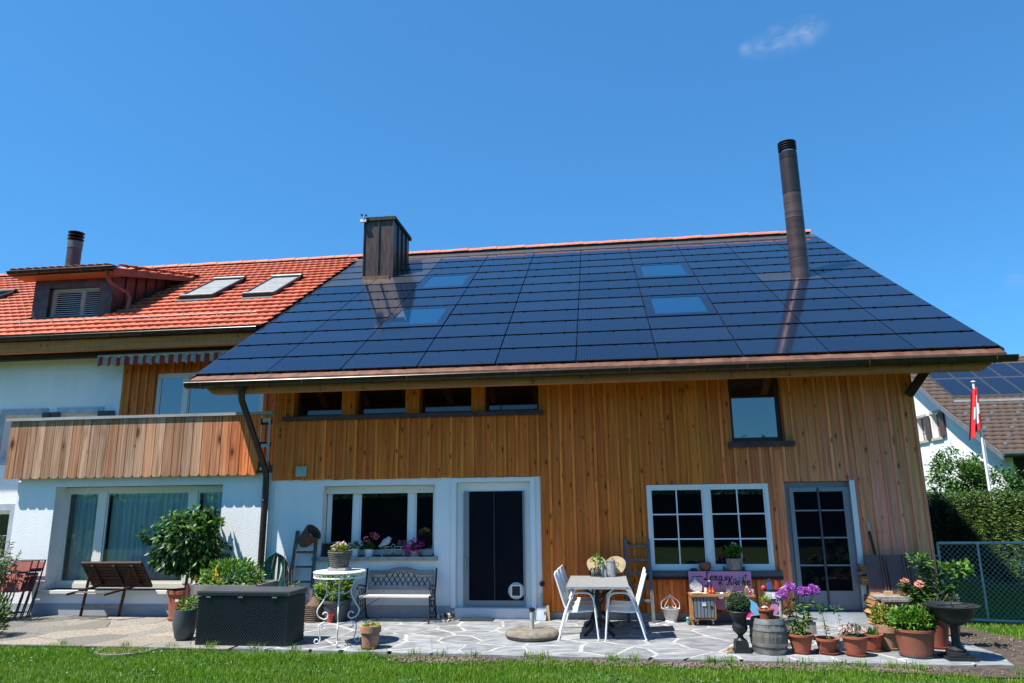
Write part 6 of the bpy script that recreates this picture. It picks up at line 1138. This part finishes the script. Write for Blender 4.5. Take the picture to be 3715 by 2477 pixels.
# row of terracotta pots
t = thing('phlox_pot', 'terracotta pot of tall purple phlox in bloom', 'plant', (2.46, 10.22, 0)); pot(t, .155, .105, .225, TERRA, .03, .012, saucer=.12)
hd = [(-.08, 0, .82), (-.21, 0, .70), (-.17, -.03, .74), (.06, 0, .76), (.12, .02, .75), (.20, 0, .785), (.235, .01, .77)]; stm = [((random.uniform(-.06, .06), random.uniform(-.05, .05), .18), (c[0], c[1], c[2] - .02)) for c in hd]; stalks(t, stm, M('phlox_stem', (.035, .03, .015), .8), r=.006)
heads(t, hd, .052, 110, .034, P_PURPLE); along([(Vector(a).lerp(Vector(b), .1), Vector(a).lerp(Vector(b), .8)) for a, b in stm], 26, .085, L_GREEN, t, 'foliage', w=.26, drop=-.15); along([(a, Vector(a).lerp(Vector(b), .5)) for a, b in stm], 10, .07, L_YEL, t, 'yellow_leaves', w=.26, drop=-.4)
t = thing('twig_pot', 'low ribbed terracotta pot with one sparse stem on a saucer', 'plant', (2.78, 10.22, 0)); pot(t, .14, .095, .175, TERRA, .03, .012, saucer=.15); st = [((.02, 0, .14), (-.03, 0, .54)), ((.03, 0, .14), (-.01, 0, .4))]; stalks(t, st, STEMB); along(st, 16, .06, L_YEL, t, w=.3, drop=-.1); bush(t, (-.035, 0, .55), (.05, .05, .04), 40, .06, L_FRESH, w=.3)
t = thing('grey_pot', 'small pale grey pot with a thin upright seedling', 'plant', (3.02, 10.50, 0)); pot(t, .055, .055, .11, M('pale_grey_pot', (.36, .39, .39), .6), .02, .002, n=18); st = [((0, 0, .08), (.01, 0, .52))]; stalks(t, st, STEMB, r=.003); bush(t, (.01, 0, .50), (.07, .05, .02), 10, .06, L_FRESH); along(st, 7, .05, L_FRESH, t, w=.4)
t = thing('dianthus_pot', 'terracotta pot overflowing with pale pink dianthus', 'plant', (3.10, 10.12, 0)); pot(t, .155, .11, .225, TERRA, .03, .012, saucer=.14); bush(t, (-.02, 0, .27), (.12, .11, .08), 420, .055, L_OLIVE, w=.16); heads(t, [(-.02 + .15 * math.cos(a) * r, .1 * math.sin(a) * r, .345 - .05 * r * r) for r, a in [(random.random() ** .5, random.random() * 6.28) for _ in range(60)]], .021, 20, .02, P_PALE)
t = thing('grass_pot', 'wide terracotta pot sprouting thin grass blades behind the dianthus', 'plant', (3.40, 10.42, 0)); pot(t, .135, .095, .20, TERRA, .03, .012, saucer=.12); n = 60; P = np.stack([RNG.normal(size=n) * .05, RNG.normal(size=n) * .04, np.full(n, .17)], 1); leaves('blades', P, rdirs(n) * .3 + np.array([0, 0, 1]), RNG.uniform(.06, .15, n), L_GREEN, t, w=.07)
t = thing('lemon_balm_pot', 'pale weathered terracotta pot with bright lemon balm', 'plant', (3.65, 10.55, 0)); pot(t, .145, .10, .30, TERRA_OLD, .10, .008, saucer=.125, smat=M('saucer_ochre', (.45, .28, .13), .85)); kind(bush(t, (0, 0, .40), (.17, .15, .14), 420, .055, L_YEL, w=.6), 'stuff')
t = thing('mint_tub', 'big terracotta coloured tub crowded with fresh green mint', 'plant', (3.83, 10.14, 0)); part('tray', MB().lathe([(.19, 0), (.205, .02), (.205, .03), (.18, .012)], 28), GREYPOT, t, True); pot(t, .235, .185, .32, M('brown_plastic_pot', (.24, .078, .045), .6, var=.12), .035, .014, c=(0, 0, .012), n=30); kind(bush(t, (.0, 0, .42), (.26, .22, .15), 1300, .062, L_FRESH, w=.6), 'stuff')
t = thing('rose_pot', 'large terracotta pot with a tall rose bush bearing two pink roses', 'plant', (4.30, 10.72, 0)); pot(t, .20, .15, .40, TERRA, .05, .012, saucer=.18)
rs = [((0, 0, .35), (.28, .05, 1.08)), ((.02, 0, .35), (.05, 0, 1.0)), ((0, 0, .35), (-.05, 0, 1.15)), ((0, 0, .35), (.5, 0, 1.02)), ((-.02, 0, .35), (-.33, -.05, .83)), ((0, 0, .35), (-.15, -.05, .80)), ((0, 0, .35), (.35, .1, .75))]; stalks(t, rs, M('rose_stem', (.07, .06, .025), .8), 'cane', .009)
kind(along([(Vector(a).lerp(Vector(b), .4), b) for a, b in rs], 64, .092, L_GREEN, t, 'foliage', w=.65, drop=.0), 'stuff'); bush(t, (.42, 0, .98), (.16, .14, .10), 70, .08, L_FRESH, w=.65); bush(t, (-.08, 0, 1.08), (.14, .1, .1), 40, .075, L_FRESH, w=.65)
heads(t, [(-.31, -.06, .83), (-.14, -.08, .80)], .036, 60, .036, P_ROSE, 'rose')
t = thing('fire_bowl', 'black pedestal fire bowl with a wide rim at the patio corner', 'fire bowl', (4.26, 10.02, 0)); part('base', MB().box(-.17, .17, -.17, .17, 0, .03).box(-.14, .14, -.14, .14, .0305, .055), UR, t); part('foot', MB().lathe([(.13, .055), (.13, .08), (.10, .085), (.105, .11), (.06, .14), (.05, .2), (.045, .34), (.06, .40)], 20), UR, t, True); part('bowl', MB().lathe([(.06, .38), (.15, .42), (.235, .50), (.25, .58), (.315, .615), (.318, .628), (.27, .625), (.20, .56), (.001, .53)], 36), UR, t, True)
for a, z in ((.3, .625), (1.2, .63), (2.2, .622)): part('poker', MB().tube([(-.2 * math.cos(a), -.2 * math.sin(a), z), (.24 * math.cos(a), .2 * math.sin(a), z + .008)], .007, 6), BLACKM, t)
# stump shelf, leaning panels, firewood
t = thing('tree_stump', 'bark covered tree stump carrying a plank shelf beside the right door', 'stump', (4.22, 11.65, 0)); BARK = M('bark', (.16, .115, .085), 1, var=.55, vs=9, scale=(2, 2, .5), bs=18, bst=1.0, bd=.05); part('trunk', MB().lathe([(.23, 0), (.19, .1), (.165, .28), (.17, .50)], 22, rip=.07, ripn=7), BARK, t, True); part('root', MB().lathe([(.18, 0), (.14, .18), (.12, .40), (.10, .46), (.001, .47)], 16, (.22, -.05, 0), rip=.06, ripn=5), BARK, t, True)
t = thing('plank_shelf', 'grey weathered plank top lying on the tree stump', 'shelf', (4.14, 11.6, .501)); part('plank', MB().prism([(-.29, -.12), (.30, -.14), (.30, .15), (-.25, .17)], 0, .035, 'z'), GREYWOOD, t); part('lower_plank', MB().box(-.2, .28, -.16, -.02, -.03, -.001), GREYWOOD, t)
t = thing('wood_block', 'small pale wooden block standing on the plank shelf', 'block', (4.12, 11.66, .537)); part('block', MB().box(-.06, .05, -.03, .03, 0, .055), M('pale_wood', (.50, .32, .15)), t); part('base', MB().box(-.065, .055, -.035, .035, -.0005, .006), GREYWOOD, t)
t = thing('sedum_pot', 'low mossy sedum cushion growing on the plank shelf', 'plant', (4.36, 11.58, .537)); part('dish', MB().lathe([(.08, 0), (.10, .02), (.09, .025)], 16), TERRA, t, True); bush(t, (0, 0, .035), (.15, .12, .05), 300, .03, leaf('sedum', (.12, .11, .02), (.25, .17, .04)), w=.5)
t = thing('boxwood_pot', 'small bluish boxwood ball behind the fire bowl near the gate', 'plant', (4.93, 11.7, 0)); pot(t, .15, .11, .36, TERRA_OLD, .05); bush(t, (0, 0, .47), (.16, .16, .13), 700, .028, leaf('blue_box', (.05, .09, .075), (.13, .19, .16)), 'boxwood_ball', .8, .1, .5); part('ball_core', MB().ball((0, 0, .46), .13, 12, 8), MATS['hedge_core'], t)
t = thing('roof_panels', 'brown corrugated metal sheets leaning against the timber wall', 'metal sheet', (4.55, 12.45, 0)); BM = M('brown_sheet', (.135, .078, .072), .55, .2, var=.2, vs=5); tm = Matrix.Rotation(R(-9), 4, 'X')
for k, (x0, w_) in enumerate(((-.42, .33), (-.08, .33), (.26, .33))):
    part('sheet', MB().box(x0, x0 + w_ - .02, -.01 - .006 * k, -.002 - .006 * k, .03, 1.05).xf(tm), BM, t)
    for dx in (.02, .065): part('rib', MB().box(x0 + w_ - dx - .02, x0 + w_ - dx, -.03 - .006 * k, -.0105 - .006 * k, .03, 1.05).xf(tm), BM, t)
t = thing('cable_pipe', 'black conduit pipe with a grey tip standing by the timber wall', 'pipe', (4.33, 12.60, 0)); part('pipe', MB().tube(catmull([(.03, 0, 0), (.02, .02, .8), (-.02, .05, 1.2), (-.045, .06, 1.41)], 5), .022, 8), BLACKM, t, True); part('tip', MB().tube([(-.045, .06, 1.41), (-.04, .06, 1.56)], .026, 8), STEEL, t, True)
rn = random.Random(2); LOG = wood('log_wood', (.40, .22, .09), (.20, .10, .045), grain=(3, 14, 14), knots=False, obv=.35)
nl = 0
for r in range(9):
    for c in range(3):
        x = 4.12 + c * .11 + rn.uniform(-.02, .02) + r * .004; z = .035 + r * .052; s = rn.uniform(.03, .045)
        o = tag(link('firewood_log', mesh('firewood_log', MB().prism([(-s * 1.3, -.022), (s * 1.2, -.024), (s * .7, .02), (-s * .5, .024)], -.20, .20 + rn.uniform(-.04, .05), 'y'), LOG)), 'split log in the small firewood stack beside the right door', 'log', 'firewood stack'); o.location = (x, 12.45 + rn.uniform(-.03, .03), z); o.rotation_euler = (0, R(rn.uniform(-8, 8)), R(rn.uniform(-9, 9)))
for i, (z, lb) in enumerate(((.62, 'lower firewood bundle tucked behind the leaning sheets'), (.80, 'upper firewood bundle tucked behind the leaning sheets'))):
    t = thing('firewood_bundle', lb, 'firewood', (4.09, 12.62, z), 0, 'bundles behind the sheets')
    for k in range(3): part('log', MB().prism([(-.05, .0), (.05, .0), (.04, .03), (-.04, .035)], -.1, .09, 'y').xf(Matrix.Translation((rn.uniform(-.01, .01), 0, k * .04 - .02))), LOG, t)
    part('bracket', MB().box(-.06, .06, -.05, .12, -.05, -.03), GREYWOOD, t)
# chain-link gate
t = thing('chain_link_gate', 'galvanised chain link garden gate at the right of the house', 'gate', (6.05, 12.86, 0)); Z0, Z1, X0, X1 = .0, 1.20, -.66, .74
part('hinge_post', MB().tube([(-.77, 0, -.05), (-.77, 0, 1.24)], .03, 10), STEEL, t, True); part('frame', MB().tube([(X0, 0, Z0 + .03), (X0, 0, Z1)], .021, 8).tube([(X1, 0, Z0 - .02), (X1, 0, Z1)], .021, 8).tube([(X0, 0, Z1), (X1, 0, Z1)], .021, 8).tube([(X0, 0, Z0 + .03), (X1, 0, Z0 - .02)], .024, 8).tube([(-.05, 0, Z0), (-.05, 0, Z1)], .018, 8), STEEL, t, True)
for z in (.25, 1.0): part('hinge', MB().tube([(-.77, 0, z), (X0, 0, z)], .012, 6), STEEL, t)
mb = MB(); s = .058; k = 0
for sg_ in (1, -1):
    c = -3.0
    while c < 3.0:
        # line z = sg*(x) + c clipped to the frame
        xa, xb = X0, X1; za, zb_ = sg_ * xa + c, sg_ * xb + c; pts = []
        for x in (X0, X1):
            z = sg_ * x + c
            if Z0 + .03 <= z <= Z1: pts.append((x, 0, z))
        for z in (Z0 + .02, Z1):
            x = sg_ * (z - c)
            if X0 < x < X1: pts.append((x, 0, z))
        if len(pts) >= 2: mb.tube([Vector(pts[0]) + Vector((0, .003 * sg_, 0)), Vector(pts[1]) + Vector((0, .003 * sg_, 0))], .0028, 4, cap=False)
        c += s * 1.414
kind(part('wire_mesh', mb, STEEL, t), 'stuff'); lk = part('lock_box', MB().box(X1 - .14, X1 - .015, -.06, .03, .78, .92), M('lock_white', (.55, .56, .56), .4), t); part('handle', MB().tube([(X1 - .14, -.08, .90), (X1 - .26, -.08, .92), (X1 - .26, -.08, .78), (X1 - .14, -.08, .76)], .008, 6).tube([(X1 - .24, -.085, .855), (X1 - .05, -.085, .845)], .01, 6), STEEL, lk)
part('latch_post', MB().tube([(X1 + .1, 0, -.05), (X1 + .1, 0, 1.25)], .03, 10), STEEL, t, True)
